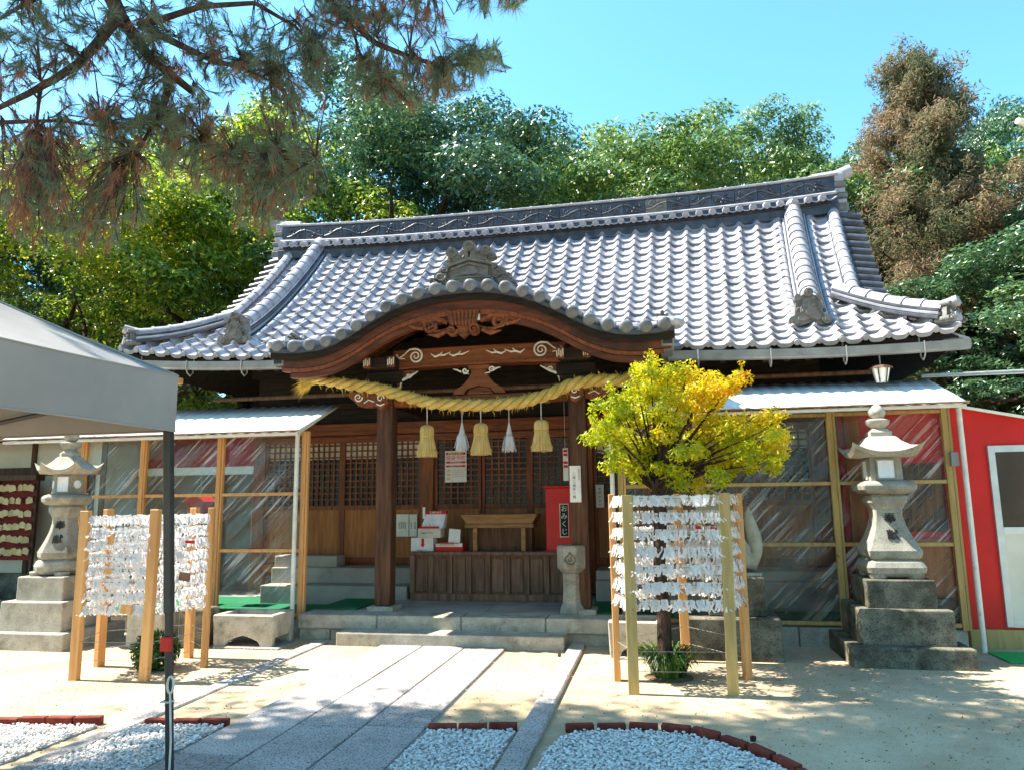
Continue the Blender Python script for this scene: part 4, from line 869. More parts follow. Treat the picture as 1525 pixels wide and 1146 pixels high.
# ------------------------------------------------------------------ sacred rope and tassels
RYp=8.66
rp=np.array([at(x,y,RYp) for x,y in ((466,566),(510,571),(560,578),(600,589),(640,600),(690,603),(730,603),(780,598),(820,586),(850,572),(885,566),(930,566),(985,565))])
s_=np.concatenate([[0],np.cumsum(np.linalg.norm(np.diff(rp,axis=0),axis=1))]); u=np.linspace(0,s_[-1],220); PT=np.stack([np.interp(u,s_,rp[:,k]) for k in range(3)],1)
for it in range(6): PT[1:-1]=(PT[:-2]+2*PT[1:-1]+PT[2:])/4
rope=thing('sacred_rope',tuple(PT[110]),'thick twisted straw rope slung across the porch between pillars','rope')
D=np.gradient(PT,axis=0); D/=np.linalg.norm(D,axis=1)[:,None]; A=np.array([0,1.,0]); Bv=np.cross(D,A)
for k in range(3):
    ph=2*math.pi*k/3-u*2*math.pi/.42; env=.6+.45*np.clip(u/.5,0,1)
    pts=PT+(np.cos(ph)[:,None]*A+np.sin(ph)[:,None]*Bv)*(.040*env)[:,None]
    MB().tube(pts,list(.036*env),9).build('strand','straw',rope,smooth=True)
def bits(n,fn,w=.0025):
    v=[];f=[]
    for i in range(n):
        a,b_,c=fn(i); d=Vector(c)-Vector(a); s=d.cross(Vector((0,1,.3))).normalized()*w; k=len(v)
        v+=[Vector(a)-s,Vector(a)+s,Vector(b_)+s,Vector(b_)-s,Vector(c)]; f+=[(k,k+1,k+2,k+3),(k+3,k+2,k+4,k+4)]
    return [tuple(q) for q in v],[q if len(set(q))==4 else q[:3] for q in f]
def fray(i):
    j=random.randrange(5,215); p=PT[j]; a=random.uniform(0,6.28); d=np.cos(a)*A+np.sin(a)*Bv[j]; L=random.uniform(.02,.07); q=p+d*(.066)+D[j]*random.uniform(-.03,.03); r=q+d*L*.6+D[j]*random.uniform(-.04,.04); e=r+d*L*.5+np.array([0,0,-.02])
    return tuple(q),tuple(r),tuple(e)
v,f=bits(420,fray); b=MB(); b.add(v,f).build('loose_straw','straw_bits',rope,kind='stuff')
def brush(i):
    p=PT[2]; L=random.uniform(.12,.32); d=np.array([-1+random.uniform(-.1,.3),random.uniform(-.35,.35),random.uniform(-.55,.35)]); r=p+d*L*.5; e=p+d*L+np.array([0,0,-.12*random.random()]); return tuple(p+np.array([.06,random.uniform(-.04,.04),random.uniform(-.04,.04)])),tuple(r),tuple(e)
v,f=bits(260,brush,.0035); b=MB(); b.add(v,f).build('frayed_end','straw_bits',rope,kind='stuff')
def straw_tassel(px,ytop,ybot,lb):
    c=at(px,ytop,RYp); e=at(px,ybot,RYp); x=c[0]; H=c[2]-e[2]; z1=c[2]; r=.085
    zr=float(np.interp(x,PT[:,0],PT[:,2]))
    t=thing('straw_tassel',(x,RYp,e[2]),lb,'tassel','straw tassels on the rope')
    n=40; prof=[(0,.2),(.04,.75),(.10,.95),(.2,1.0),(.34,.98),(.38,.9),(.42,.95),(.6,1.12),(.8,1.3),(1.0,1.42)]
    b=MB(); vs=[];fs=[]
    for j,(h,rr) in enumerate(prof):
        for i in range(n): a=2*math.pi*i/n; k=1+ (.05 if i%2 else -.05)*(1 if h>.1 else .4)*rr; vs.append((x+r*rr*k*math.cos(a),RYp+r*rr*k*math.sin(a),z1-H*h+(random.uniform(-.012,.006) if j==len(prof)-1 else 0)))
    for j in range(len(prof)-1):
        for i in range(n): i2=(i+1)%n; fs.append((j*n+i2,j*n+i,(j+1)*n+i,(j+1)*n+i2))
    fs.append(tuple(range(n))); fs.append(tuple((len(prof)-1)*n+i for i in range(n-1,-1,-1))); b.add(vs,fs).build('straw_bundle','straw_bundle',t,smooth=20)
    ring=[(x+r*.96*math.cos(a),RYp+r*.96*math.sin(a),z1-H*.38) for a in np.linspace(0,6.283,22)]; MB().tube(ring,.009,6,False).build('binding','straw',t)
    MB().tube([(x,RYp,z1-.01),(x,RYp-.002,zr-.02)],.006,5).build('hanging_cord','cord',t)
    def fr(i):
        a=random.uniform(0,6.28); d=np.array([math.cos(a),math.sin(a),0]); p=np.array([x,RYp,z1-H*.75])+d*r*1.1; return tuple(p),tuple(p+d*.03+np.array([0,0,-.03])),tuple(p+d*.05+np.array([0,0,-.07]))
    v,f=bits(50,fr,.002); MB().add(v,f).build('loose_straw','straw_bits',t,kind='stuff')
straw_tassel(636,632,679,'straw tassel hanging nearest to left porch pillar')
straw_tassel(716,629,676,'straw tassel hanging between the two white paper tassels')
straw_tassel(806,624,671,'straw tassel hanging nearest to right porch pillar')
def paper_tassel(px,ytop,ybot,lb):
    c=at(px,ytop,RYp); e=at(px,ybot,RYp); x=c[0]; z1=c[2]; H=c[2]-e[2]; zr=float(np.interp(x,PT[:,0],PT[:,2]))
    t=thing('paper_tassel',(x,RYp,e[2]),lb,'tassel','white paper tassels on the rope'); b=MB()
    b.tube([(x,RYp,z1),(x,RYp,z1-H*.18),(x,RYp,z1-H*.4)],[.006,.02,.04],8)
    for i in range(70):
        a=random.uniform(0,6.28); k=random.uniform(.3,1); d=Vector((math.cos(a),math.sin(a),0)); s=Vector((-math.sin(a),math.cos(a),0))*.011; p=Vector((x,RYp,z1-H*.2-random.uniform(0,.06))); zb=random.uniform(.85,1.0)*H
        p2=Vector((x,RYp,z1-H*.5))+d*.065*k; p3=Vector((x,RYp,z1-zb))+d*.10*k; b.add([p-s*.3,p+s*.3,p2+s,p2-s,p3+s,p3-s],[(0,1,2,3),(3,2,4,5)])
    b.build('paper_strips','slip',t); MB().tube([(x,RYp,z1-.01),(x,RYp,zr-.02)],.004,5).build('hanging_cord','cord',t)
paper_tassel(688,628,671,'white paper tassel hanging above the red poster')
paper_tassel(758,628,673,'white paper tassel hanging above the offering table')
# ================================================================== side wings
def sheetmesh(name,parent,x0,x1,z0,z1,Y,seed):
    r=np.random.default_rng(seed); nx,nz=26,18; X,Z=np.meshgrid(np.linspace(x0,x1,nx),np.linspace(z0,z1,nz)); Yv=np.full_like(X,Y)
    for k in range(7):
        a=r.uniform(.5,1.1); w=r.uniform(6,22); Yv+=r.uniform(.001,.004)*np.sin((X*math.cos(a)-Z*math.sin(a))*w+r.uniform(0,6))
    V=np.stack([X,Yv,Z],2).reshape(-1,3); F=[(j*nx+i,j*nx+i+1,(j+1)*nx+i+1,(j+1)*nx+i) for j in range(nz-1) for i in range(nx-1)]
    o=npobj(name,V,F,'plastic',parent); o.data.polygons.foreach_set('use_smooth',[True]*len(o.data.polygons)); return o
def wing(lb,Y,posts_x,z0,ztop,awn,wood,polex,rails):
    t=thing('side_wing',(sum(posts_x)/len(posts_x),Y,.2),lb,'shelter','lean-to wings flanking the hall')
    for x in posts_x:
        B('post',wood,t,x-.03,x+.03,Y-.03,Y+.03,z0,ztop,.004); B('post',wood,t,x+.034,x+.062,Y-.025,Y+.025,z0,ztop,.004)
    for i,(a,b_) in enumerate(zip(posts_x,posts_x[1:])):
        for z in rails: B('rail',wood,t,a+.062,b_-.03,Y-.018,Y+.018,z-.02,z+.02,.003)
        zz=rails
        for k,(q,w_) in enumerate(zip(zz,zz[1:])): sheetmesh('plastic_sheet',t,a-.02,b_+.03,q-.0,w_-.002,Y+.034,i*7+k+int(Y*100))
    # awning sheet: front edge to wall, corrugated
    xa,xb,yf,zf,yb,zb=awn; n=int((xb-xa)/.038); vs=[];fs=[]
    for j,(y,z) in enumerate(((yf,zf),(yf+(yb-yf)*.33,zf+(zb-zf)*.335+.005),(yf+(yb-yf)*.66,zf+(zb-zf)*.66+.004),(yb,zb))):
        for i in range(n+1): vs.append((xa+(xb-xa)*i/n,y+(.006*math.sin(i*1.7)+.004*math.sin(i*.31) if j==0 else 0),z+.007*math.sin(i*math.pi/2)+.01*math.sin(i*.05)))
    m=n+1
    for j in range(3):
        for i in range(n): fs.append((j*m+i,j*m+i+1,(j+1)*m+i+1,(j+1)*m+i))
    o=MB().add(vs,fs).build('awning_sheet','awning_white',t,smooth=True); sm=o.modifiers.new('thick','SOLIDIFY'); sm.thickness=.008; sm.offset=-1
    B('awning_front_rail','rust_white',t,xa+.02,xb-.02,yf+.01,yf+.05,zf-.055,zf-.02,.004)
    for x in np.linspace(xa+.05,xb-.05,6): MB().bar((x,yf+.04,zf-.04),(x,yb-.02,zb-.04),.035,.035).build('awning_rafter','rust_white',t)
    MB().tube([(xa,yf-.01,zf-.004),(xb,yf-.01,zf-.004)],.011,6).build('awning_edge_bead','wood_grey',t)
    for x in polex:
        MB().tube([(x,Y-.09,-.02 if Y<8.66 else -.02),(x,Y-.09,ztop+.02)],.027,10).build('steel_pole','rust_white',t,smooth=True)
    return t
xl=[at(x,740,8.62)[0] for x in (120,210,325,452)]
wl=wing('left lean-to wing with clear plastic walls and white awning beside the tent',8.62,xl,.2,2.5,(-8.45,-4.22,8.15,2.47,9.3,2.93),'wood_new',[xl[-1]-.06],[.25,1.02,1.72,2.47])
xr_=[at(x,740,8.70)[0] for x in (925,1040,1243,1417)]
wr=wing('right lean-to wing with clear plastic walls behind the yellow tree',8.70,xr_,.2,2.56,(-.42,3.16,8.22,2.54,9.3,2.95),'wood_yellow',[3.2,xr_[0]-.09],[.25,1.08,1.74,2.5])
B('meter_box','grey_metal',wr,3.08,3.16,8.62,8.665,1.9,2.05,.006)
# ------------------------------------------------------------------ red hut on the right
rh=thing('red_hut',(4.2,9.5,0),'bright red hut with aluminium framed door beside the right wing','hut')
RYw=8.86
def wallz(x): return 2.56-.22*(x-3.2)
b=MB(); b.prism([(3.17,.2),(5.6,.2),(5.6,wallz(5.6)),(3.17,wallz(3.17))],RYw,RYw+.05); b.build('front_wall','red_wall',rh)
B('plinth','wood_yellow',rh,3.17,5.6,RYw-.02,RYw+.05,-.02,.195,.004)
MB().box(3.17,3.2,RYw+.055,12.5,.2,2.56).build('side_wall','red_wall',rh); MB().box(1.9,5.6,12.5,12.55,0,2.5).build('back_wall','red_wall',rh)
b=MB(); b.add([(3.1,RYw-.1,wallz(3.1)+.02),(5.8,RYw-.1,wallz(5.8)+.02),(5.8,12.7,wallz(5.8)+.55),(3.1,12.7,wallz(3.1)+.55)],[(0,1,2,3)]); o=b.build('roof_sheet','white_paint',rh); sm=o.modifiers.new('thick','SOLIDIFY'); sm.thickness=.03
dl=at(1471,660,RYw); 
dr=B('door','alu',rh,dl[0]-.02,dl[0]+.05,RYw-.03,RYw+.02,.22,2.12,.004)
MB().box(dl[0]+.05,dl[0]+1.0,RYw-.028,RYw+.018,2.05,2.12).build('door_rail','alu',dr); MB().box(dl[0]+.95,dl[0]+1.02,RYw-.03,RYw+.02,.22,2.05).build('door_stile','alu',dr); MB().box(dl[0]+.05,dl[0]+.95,RYw-.028,RYw+.018,1.18,1.25).build('door_rail','alu',dr)
MB().box(dl[0]+.05,dl[0]+.95,RYw-.012,RYw-.004,1.25,2.05).build('door_glass','brown_glass',dr); MB().box(dl[0]+.05,dl[0]+.95,RYw-.016,RYw-.004,.3,1.18).build('door_panel','door_cream',dr); MB().box(dl[0]+.05,dl[0]+.95,RYw-.028,RYw+.018,.22,.3).build('door_rail','alu',dr)
# red inner wall with brown screens seen through the right wing
iw=thing('red_partition',(2.5,10.3,.2),'red boarded partition with brown reed screens behind the right wing plastic','partition')
MB().box(2.05,3.16,8.98,9.02,.2,2.6).build('red_boards','red_wall',iw)
for z0,z1 in ((1.2,1.95),(.45,1.12)): MB().box(2.42,3.1,8.95,8.98,z0,z1).build('reed_screen','wood_panel' if z0<1 else 'wood_pillar',iw)
B('inner_post','wood_panel',iw,2.1,2.26,8.9,8.975,.2,2.58,.006)
# ================================================================== stone lanterns
def lantern(c,n,lb,yscale=1.0,kan=True,rot=None):
    x,y=c; t=thing('stone_lantern',(x,y,0),lb,'stone lantern','stone lanterns flanking the path')
    for k,(z0,z1,hx,hy) in enumerate(((-.04,.19,.54,.50),(.19,.52,.415,.40),(.52,.79,.315,.30))): 
        o=B('base_step','granite_dark' if n==4 else 'granite',t,x-hx,x+hx,y-hy,y+hy,z0 if k==0 else z0-.002,z1,.014,seg=2)
    b=MB(); ro=math.pi/n if rot is None else rot
    b.loft([(.80,.20),(.82,.235),(.85,.265),(.90,.275),(.95,.255),(.985,.2)],n if n==6 else 4,rot=ro,c=c); b.build('cushion','granite_lantern' ,t,bevel=.05,seg=3,smooth=30)
    for i in range(4): a=math.pi/4+i*math.pi/2; b=MB(); b.loft([(.787,.075),(.84,.085)],8,c=(x+.24*math.cos(a),y+.24*math.sin(a))); b.build('foot','granite_lantern',t,bevel=.01)
    b=MB(); b.loft([(.975,.215),(1.0,.24),(1.06,.245),(1.10,.225),(1.2,.18),(1.3,.145),(1.4,.125),(1.46,.125),(1.50,.145),(1.53,.165),(1.59,.172),(1.615,.15)],n,rot=ro,c=c); sh=b.build('shaft','granite_lantern',t,smooth=25,bevel=.008)
    b=MB(); b.loft([(1.612,.16),(1.63,.215),(1.66,.245),(1.70,.252),(1.73,.235),(1.75,.18)],n,rot=ro,c=c); b.build('middle_stone','granite_lantern',t,bevel=.012,smooth=30)
    fb=MB(); fb.loft([(1.745,.155),(1.99,.15)],n,rot=ro,c=c); fo=fb.build('fire_box','granite_lantern',t,bevel=.008)
    for i in range(n):
        a=2*math.pi*i/n+ (math.pi/n+ro if n==6 else -math.pi/2); d=Vector((math.cos(a),math.sin(a),0)); s=Vector((-math.sin(a),math.cos(a),0)); 
        p=Vector((x,y,1.865))+d*.154
        if n==6 and i%2:
            m=frame(p,s,Vector((0,0,1)),d); ring=MB(); ring.M=frame(p,s,-d,Vector((0,0,1))); ring.disc(0,0,.05,-.004,.004,16); ring.v=[tuple(q) for q in ring.v]; ring.build('paper_window','paper_blue',fo)
        else:
            w_=.078 if n==4 else .062; h_=.088
            b=MB(); b.M=frame(p,s,-d,Vector((0,0,1))); b.box(-w_,w_,-.003,.003,-h_,h_); b.build('paper_window','paper_blue',fo)
            b=MB(); b.M=frame(p,s,-d,Vector((0,0,1)))
            for (a0,a1,c0,c1) in ((-w_-.016,-w_,-h_-.016,h_+.016),(w_,w_+.016,-h_-.016,h_+.016),(-w_,w_,-h_-.016,-h_),(-w_,w_,h_,h_+.016)): b.box(a0,a1,-.012,.004,c0,c1)
            b.build('window_frame','granite_lantern',fo)
    # roof stone with swept-up corners
    m=12; vs=[];fs=[]; rings=[(1.985,.19,0),(1.99,.30,.09),(2.035,.325,.10),(2.05,.28,.045),(2.09,.22,.012),(2.15,.165,0),(2.19,.135,0),(2.2,.12,0)]
    for (z,hw,up) in rings:
        for i in range(n):
            for j in range(m):
                a0=ro+2*math.pi*i/n; a1=ro+2*math.pi*(i+1)/n; k=hw/math.cos(math.pi/n); u_=j/m
                px=(1-u_)*math.cos(a0)+u_*math.cos(a1); py=(1-u_)*math.sin(a0)+u_*math.sin(a1); cw=abs(2*u_-1)
                e=1+ (.05*cw**3 if up else 0); vs.append((x+k*px*e,y+k*py*e,z+up*cw**2.6-(.0 if up==0 else .0)))
    M_=n*m
    for r_ in range(len(rings)-1):
        for i in range(M_): i2=(i+1)%M_; fs.append((r_*M_+i,r_*M_+i2,(r_+1)*M_+i2,(r_+1)*M_+i))
    fs+=[tuple(range(M_-1,-1,-1)),tuple((len(rings)-1)*M_+i for i in range(M_))]
    MB().add(vs,fs).build('roof_stone','granite',t,smooth=28)
    b=MB(); b.loft([(2.195,.105),(2.25,.105),(2.26,.085),(2.285,.065)],n,rot=ro,c=c); b.build('finial_base','granite',t,bevel=.006)
    b=MB(); b.loft([(2.28,.055),(2.30,.07),(2.33,.105),(2.37,.115),(2.385,.09),(2.39,.05)],14,c=c); b.build('lotus_ring','granite',t,smooth=40)
    b=MB(); b.loft([(2.385,.03),(2.40,.06),(2.44,.085),(2.48,.08),(2.52,.05),(2.545,.018),(2.56,.002)],14,c=c); b.build('jewel','granite',t,smooth=60)
    if kan:
        d=Vector((0,-1,0)) if n==4 else Vector((math.cos(R(-68)),math.sin(R(-68)),0))
        for ch,z,rr,tl in (('奉',1.37,.138,70),('献',1.21,.186,64)):
            rz=0 if n==4 else math.degrees(math.atan2(d.y,d.x))+90
            text(ch,'carved_letter','ink',sh,(x+d.x*rr*1.0,y+d.y*rr,z),.115,rotx=tl+2,rz=rz,depth=.008)
    return t
lantern((2.27,8.22),4,'square stone lantern on dark stepped base before the red hut')
lantern((-7.13,7.88),6,'six-sided stone lantern on pale stepped base beside the tent',rot=R(22))
# ================================================================== fox statue on pedestal, troughs
fx=thing('fox_statue',(.80,8.2,0),'seated stone fox on dark pedestal behind paper slip stand','statue')
B('pedestal','granite_dark',fx,.22,1.14,7.86,8.52,-.04,.41,.015); B('pedestal_block','granite_dark',fx,.45,1.02,7.98,8.44,.408,.80,.015)
def skin(name,verts,edges,rad,m,parent,sub=2,root=0,**k):
    me=bpy.data.meshes.new(name); me.from_pydata(verts,edges,[]); o=bpy.data.objects.new(name,me); me.materials.append(MATS[m])
    link(o,parent,Matrix.Identity(4)); md=o.modifiers.new('skin','SKIN'); md.use_smooth_shade=True
    sv=me.skin_vertices[0].data
    for i,r in enumerate(rad): sv[i].radius=(r,r) if not hasattr(r,'__len__') else r; sv[i].use_root=(i==root)
    ss=o.modifiers.new('sub','SUBSURF'); ss.levels=sub; ss.render_levels=sub; return tag(o,**k)
fo_=(.72,8.2,.80)
V=[(.14,0,.14),(.08,0,.30),(-.02,0,.48),(-.08,0,.60),(-.17,0,.70),(-.27,0,.69),(-.34,0,.665), # hip, back, chest, neck, head, muzzle, nose
   (-.08,-.07,.40),(-.13,-.075,.2),(-.15,-.075,.03),(-.20,-.075,.025),(-.08,.07,.40),(-.13,.075,.2),(-.15,.075,.03),(-.20,.075,.025),
   (.06,-.12,.17),(-.02,-.13,.05),(-.10,-.13,.03),(.06,.12,.17),(-.02,.13,.05),(-.10,.13,.03),
   (-.13,-.05,.80),(-.13,.05,.80),(-.12,-.06,.87),(-.12,.06,.87),
   (.21,0,.10),(.25,0,.24),(.23,0,.42),(.20,0,.58),(.20,0,.70)]
E_=[(0,1),(1,2),(2,3),(3,4),(4,5),(5,6),(2,7),(7,8),(8,9),(9,10),(2,11),(11,12),(12,13),(13,14),(0,15),(15,16),(16,17),(0,18),(18,19),(19,20),(4,21),(21,23),(4,22),(22,24),(0,25),(25,26),(26,27),(27,28),(28,29)]
rd=[.13,.125,.115,.085,.085,.05,.03,.05,.04,.04,.03,.05,.04,.04,.03,.09,.06,.04,.09,.06,.04,.03,.03,.008,.008,.07,.09,.09,.06,.008]
skin('fox_figure',[(fo_[0]+a,fo_[1]+b_,fo_[2]+c-.0) for a,b_,c in V],E_,rd,'fox_stone',fx)
B('figure_plinth','fox_stone',fx,.5,1.0,8.03,8.39,.798,.835,.01)
def trough(px0,px1,Y,lb,mt='granite',d=.5,h=.36):
    a=at(px0,960,Y); b_=at(px1,960,Y); x0,x1=a[0],b_[0]; t=thing('stone_trough',((x0+x1)/2,Y+d/2,0),lb,'stone trough','stone troughs by the platform'); b=MB()
    outer=[(x0,-.01),(x0+.22*(x1-x0),-.01)]; mid=(x0+x1)/2; hw=.30*(x1-x0)
    arch=[(mid-hw,-.01),(mid-hw*.85,.07),(mid-hw*.45,.11),(mid,.135),(mid+hw*.45,.11),(mid+hw*.85,.07),(mid+hw,-.01)]
    poly=[(x0+.015,-.01)]+arch+[(x1-.015,-.01),(x1,h),(x0,h)]
    for y_ in (Y,Y+d-.08): MB().prism(poly,y_,y_+.08).build('trough_face',mt,t,bevel=.012)
    b=MB(); b.box(x0+.003,x0+.08,Y+.079,Y+d-.079,.11,h-.002); b.box(x1-.08,x1-.003,Y+.079,Y+d-.079,.11,h-.002); b.box(x0+.05,x1-.05,Y+.07,Y+d-.07,.13,.22); b.build('trough_basin',mt,t,bevel=.006)
    B('ground_slab','granite_path',t,x0+.05,x1+.1,Y-.06,Y+d*.8,-.02,.02,.006)
    return t
trough(315,406,7.84,'stone trough with arched foot beside the left wing steps')
trough(906,990,7.86,'stone trough with arched foot beside the yellow tree stand')
B('stone_block','granite',None,-6.05,-5.6,7.7,8.1,-.03,.38,.015,label='low stone block behind the left paper slip stand',cat='stone block'); B('stone_block','granite_dark',None,-5.42,-5.12,7.75,8.1,-.03,.42,.015,label='dark low stone block behind left stand beside the trough',cat='stone block')
# ================================================================== paper slip stands
def slips(parent,a,b_,z,n,r,name='paper_slips',skip=.0):
    a=np.array(a);b_=np.array(b_); d=(b_-a); L=np.linalg.norm(d); d/=L; nrm=np.array([-d[1],d[0],0]); vs=[];fs=[]
    for i in range(n):
        if random.random()<skip: continue
        u=random.uniform(.02,.98)*L; p=a+d*u+np.array([0,0,z+random.uniform(-.008,.008)]); s=d*random.uniform(.006,.011); side=random.choice((-1,1))
        k=len(vs); o=nrm*.012*side
        vs+=[p-s*1.3+o+[0,0,.02],p+s*1.3+o+[0,0,.02],p+s+o*1.6-[0,0,.018],p-s+o*1.6-[0,0,.018]]; fs.append((k,k+1,k+2,k+3))
        for q in range(random.choice((1,2,2))):
            l=random.uniform(.02,.058); sw=d*random.uniform(-.045,.045)+nrm*side*random.uniform(.0,.035); p2=p+o*1.3+sw*.5-np.array([0,0,.018+l*.5]); p3=p+o*1.2+sw-np.array([0,0,.018+l]); tw=nrm*random.uniform(-.006,.006)
            k=len(vs); q0=p+o*1.5-np.array([0,0,.01]); vs+=[q0-s,q0+s,p2+s+tw,p2-s-tw,p3+s,p3-s]; fs+=[(k,k+1,k+2,k+3),(k+3,k+2,k+4,k+5)]
    MB().add([tuple(q) for q in vs],fs).build(name,'slip',parent,kind='stuff')
def slipstand(P,zt,rows,lb,wood,sunlit_wood):
    c=np.mean(P,0); t=thing('slip_stand',(c[0],c[1],0),lb,'slip stand','stands of tied paper fortune slips')
    n=len(P)
    for i,(x,y) in enumerate(P):
        a=math.atan2(c[1]-y,c[0]-x); b=MB(); b.M=Matrix.Translation((x,y,0))@Matrix.Rotation(a+math.pi/2 if i>1 else 0,4,'Z')@Matrix.Rotation(random.uniform(-.012,.012),4,'Y')
        b.box(-.045,.045,-.03,.03,-.03,zt+random.uniform(-.01,.015)); b.build('post',(wood if i<2 else sunlit_wood),t,bevel=.004)
    for i in range(n):
        a=(P[i][0],P[i][1],0); b_=(P[(i+1)%n][0],P[(i+1)%n][1],0); L=math.hypot(b_[0]-a[0],b_[1]-a[1])
        for j,z in enumerate(rows):
            MB().tube([(a[0],a[1],z),((a[0]+b_[0])/2,(a[1]+b_[1])/2,z-.012),(b_[0],b_[1],z)],.003,4).build('wire','grey_metal',t)
            slips(t,a,b_,z-.006,int(L*105),1,skip=.1)
    for z in (.18,.34): MB().tube([(x*1.0,y,z) for x,y in P]+[(P[0][0],P[0][1],z)],.0025,4,False).build('tie_wire','grey_metal',t)
    return t
SR=slipstand([(-.27,6.48),(.53,6.55),(.71,7.15),(.20,7.78),(-.43,6.93)],1.64,[.74+.145*i for i in range(7)],'paper slip stand enclosing the trunk of the yellow tree','wood_yellow','wood_new')  # front posts shaded yellow, the others sunlit orange: light put into the wood colour
SL=slipstand([(-5.42,6.25),(-4.72,6.30),(-4.53,6.93),(-4.96,7.3),(-5.62,6.8)],1.56,[.66+.118*i for i in range(8)],'paper slip stand around a low shrub behind the tent pole','wood_new','wood_new')
def tags(st,items):
    for (px,py,Y,w_,h_,m,nm) in items:
        c=at(px,py,Y); b=MB(); b.M=Matrix.Translation(Vector(c.tolist()))@Matrix.Rotation(random.uniform(-.2,.2),4,'Y'); b.box(-w_,w_,-.004,.004,-h_,h_); b.build(nm,m,st)
tags(SL,[(188,907,6.24,.06,.04,'wood_new','wood_tag'),(165,802,6.24,.03,.05,'wood_new','wood_tag'),(275,858,6.55,.06,.04,'wood_grey','wood_tag'),(160,850,6.24,.04,.025,'wood_new','wood_tag'),(283,806,6.5,.05,.015,'ink_red','red_ribbon')])
tags(SR,[(1062,792,7.3,.03,.05,'ink_red','red_ribbon'),(1040,787,7.3,.025,.03,'red_fabric','red_ribbon'),(1058,846,7.3,.06,.035,'wood_new','wood_tag'),(962,768,6.49,.05,.03,'wood_new','wood_tag'),(1012,880,6.52,.05,.02,'wood_new','wood_tag')])
# ================================================================== grey tent
tn=thing('canopy_tent',(-4.3,2.35,0),'grey pop-up canopy tent with slim dark metal leg','tent')
TX,TY=-2.80,3.86; TS=3.05; TZ=2.03
cor=[(TX,TY),(TX,TY-TS),(TX-TS,TY-TS),(TX-TS,TY)]; pk=(TX-TS/2,TY-TS/2,3.28); zt=2.36
for i in range(4):
    a=cor[i]; b_=cor[(i+1)%4]; n=14; vs=[];fs=[]
    for j in range(7):
        v=j/6
        for k in range(n+1):
            u=k/n; ex=a[0]+(b_[0]-a[0])*u; ey=a[1]+(b_[1]-a[1])*u; px=ex+(pk[0]-ex)*v; py=ey+(pk[1]-ey)*v; z=zt+(pk[2]-zt)*v-.10*math.sin(math.pi*v)*(1-.4*abs(2*u-1))-.035*math.sin(math.pi*u)*(1-v)+.010*math.sin(9*u+7*v+i)*math.sin(math.pi*v)+.012*math.sin(22*min(u,1-u)-9*v)*(1-v)*max(0,1-4*min(u,1-u)); vs.append((px,py,z))
    for j in range(6):
        for k in range(n): fs.append((j*(n+1)+k,j*(n+1)+k+1,(j+1)*(n+1)+k+1,(j+1)*(n+1)+k))
    b=MB(); b.add(vs,fs); o=b.build('roof_panel','tent_grey',tn,smooth=True)
    vs=[];fs=[]; nx_=a[1]-b_[1]; 
    for j in range(4):
        for k in range(n+1):
            u=k/n; ex=a[0]+(b_[0]-a[0])*u; ey=a[1]+(b_[1]-a[1])*u; w_=(.014*math.sin(u*9+i)+.006*math.sin(u*31+2*i))*j/3; ox,oy=(1 if i==0 else (-1 if i==2 else 0)),(1 if i==3 else (-1 if i==1 else 0)); z=zt-.035*math.sin(math.pi*u)*(1-j/3)+(TZ-zt)*j/3-.0*math.sin(math.pi*u); vs.append((ex+ox*w_+ox*.012,ey+oy*w_+oy*.012,z))
    for j in range(3):
        for k in range(n): fs.append((j*(n+1)+k+1,j*(n+1)+k,(j+1)*(n+1)+k,(j+1)*(n+1)+k+1))
    vl=MB().add(vs,fs).build('valance','tent_grey',tn,smooth=True); hem=vs[-(n+1):]; MB().tube(hem,.006,5).build('hem','tent_grey',vl); MB().tube(vs[:n+1],.006,5).build('edge_seam','tent_grey',vl)
    m_=((a[0]+b_[0])/2,(a[1]+b_[1])/2); d=np.array([b_[0]-a[0],b_[1]-a[1]])/TS
    ox,oy=(1 if i==0 else (-1 if i==2 else 0)),(1 if i==3 else (-1 if i==1 else 0)); a=(a[0]-ox*.045,a[1]-oy*.045); b_=(b_[0]-ox*.045,b_[1]-oy*.045); m_=(m_[0]-ox*.045,m_[1]-oy*.045)
    MB().tube([(a[0]+d[0]*.03,a[1]+d[1]*.03,TZ+.02),(m_[0],m_[1],TZ+.24),(b_[0]-d[0]*.03,b_[1]-d[1]*.03,TZ+.02)],.014,6).build('truss_bar','dark_metal',tn); MB().tube([(a[0]+d[0]*.03,a[1]+d[1]*.03,TZ+.26),(m_[0],m_[1],TZ+.03),(b_[0]-d[0]*.03,b_[1]-d[1]*.03,TZ+.26)],.014,6).build('truss_bar','dark_metal',tn)
for i,(x,y) in enumerate(cor):
    sx=-1 if i<2 else 1; sy=-1 if i in (0,3) else 1
    fx_,fy_=(x+sx*.03+.075,y+sy*.03+.12) if i==0 else (x+sx*.03,y+sy*.03); tp_=np.array([x+sx*.03,y+sy*.03,TZ+.28]); ft_=np.array([fx_,fy_,-.01]); mid_=ft_+(tp_-ft_)*.43
    lg=MB().bar(ft_,tp_,.036,.036,(0,1,0)).build('leg','dark_metal',tn,bevel=.004); MB().bar(mid_,ft_+(tp_-ft_)*.88,.046,.046,(0,1,0)).build('leg_sleeve','dark_metal',lg,bevel=.004); B('foot_plate','dark_metal',lg,fx_-.06,fx_+.06,fy_-.06,fy_+.06,-.01,.006,.002)
    if i==0: LEGF,LEGT=ft_,tp_
    MB().tube([(x+(pk[0]-x)*v,y+(pk[1]-y)*v,zt+(pk[2]-zt)*v-.06*math.sin(math.pi*v)+.002) for v in np.linspace(0,1,9)],.010,6).build('hip_seam','tent_grey',tn)
lx,ly=(LEGF+(LEGT-LEGF)*.3)[:2]
MB().box(lx-.034,lx+.028,ly-.05,ly-.02,.78,.86).build('lever_clip','red_paint',tn,bevel=.004)
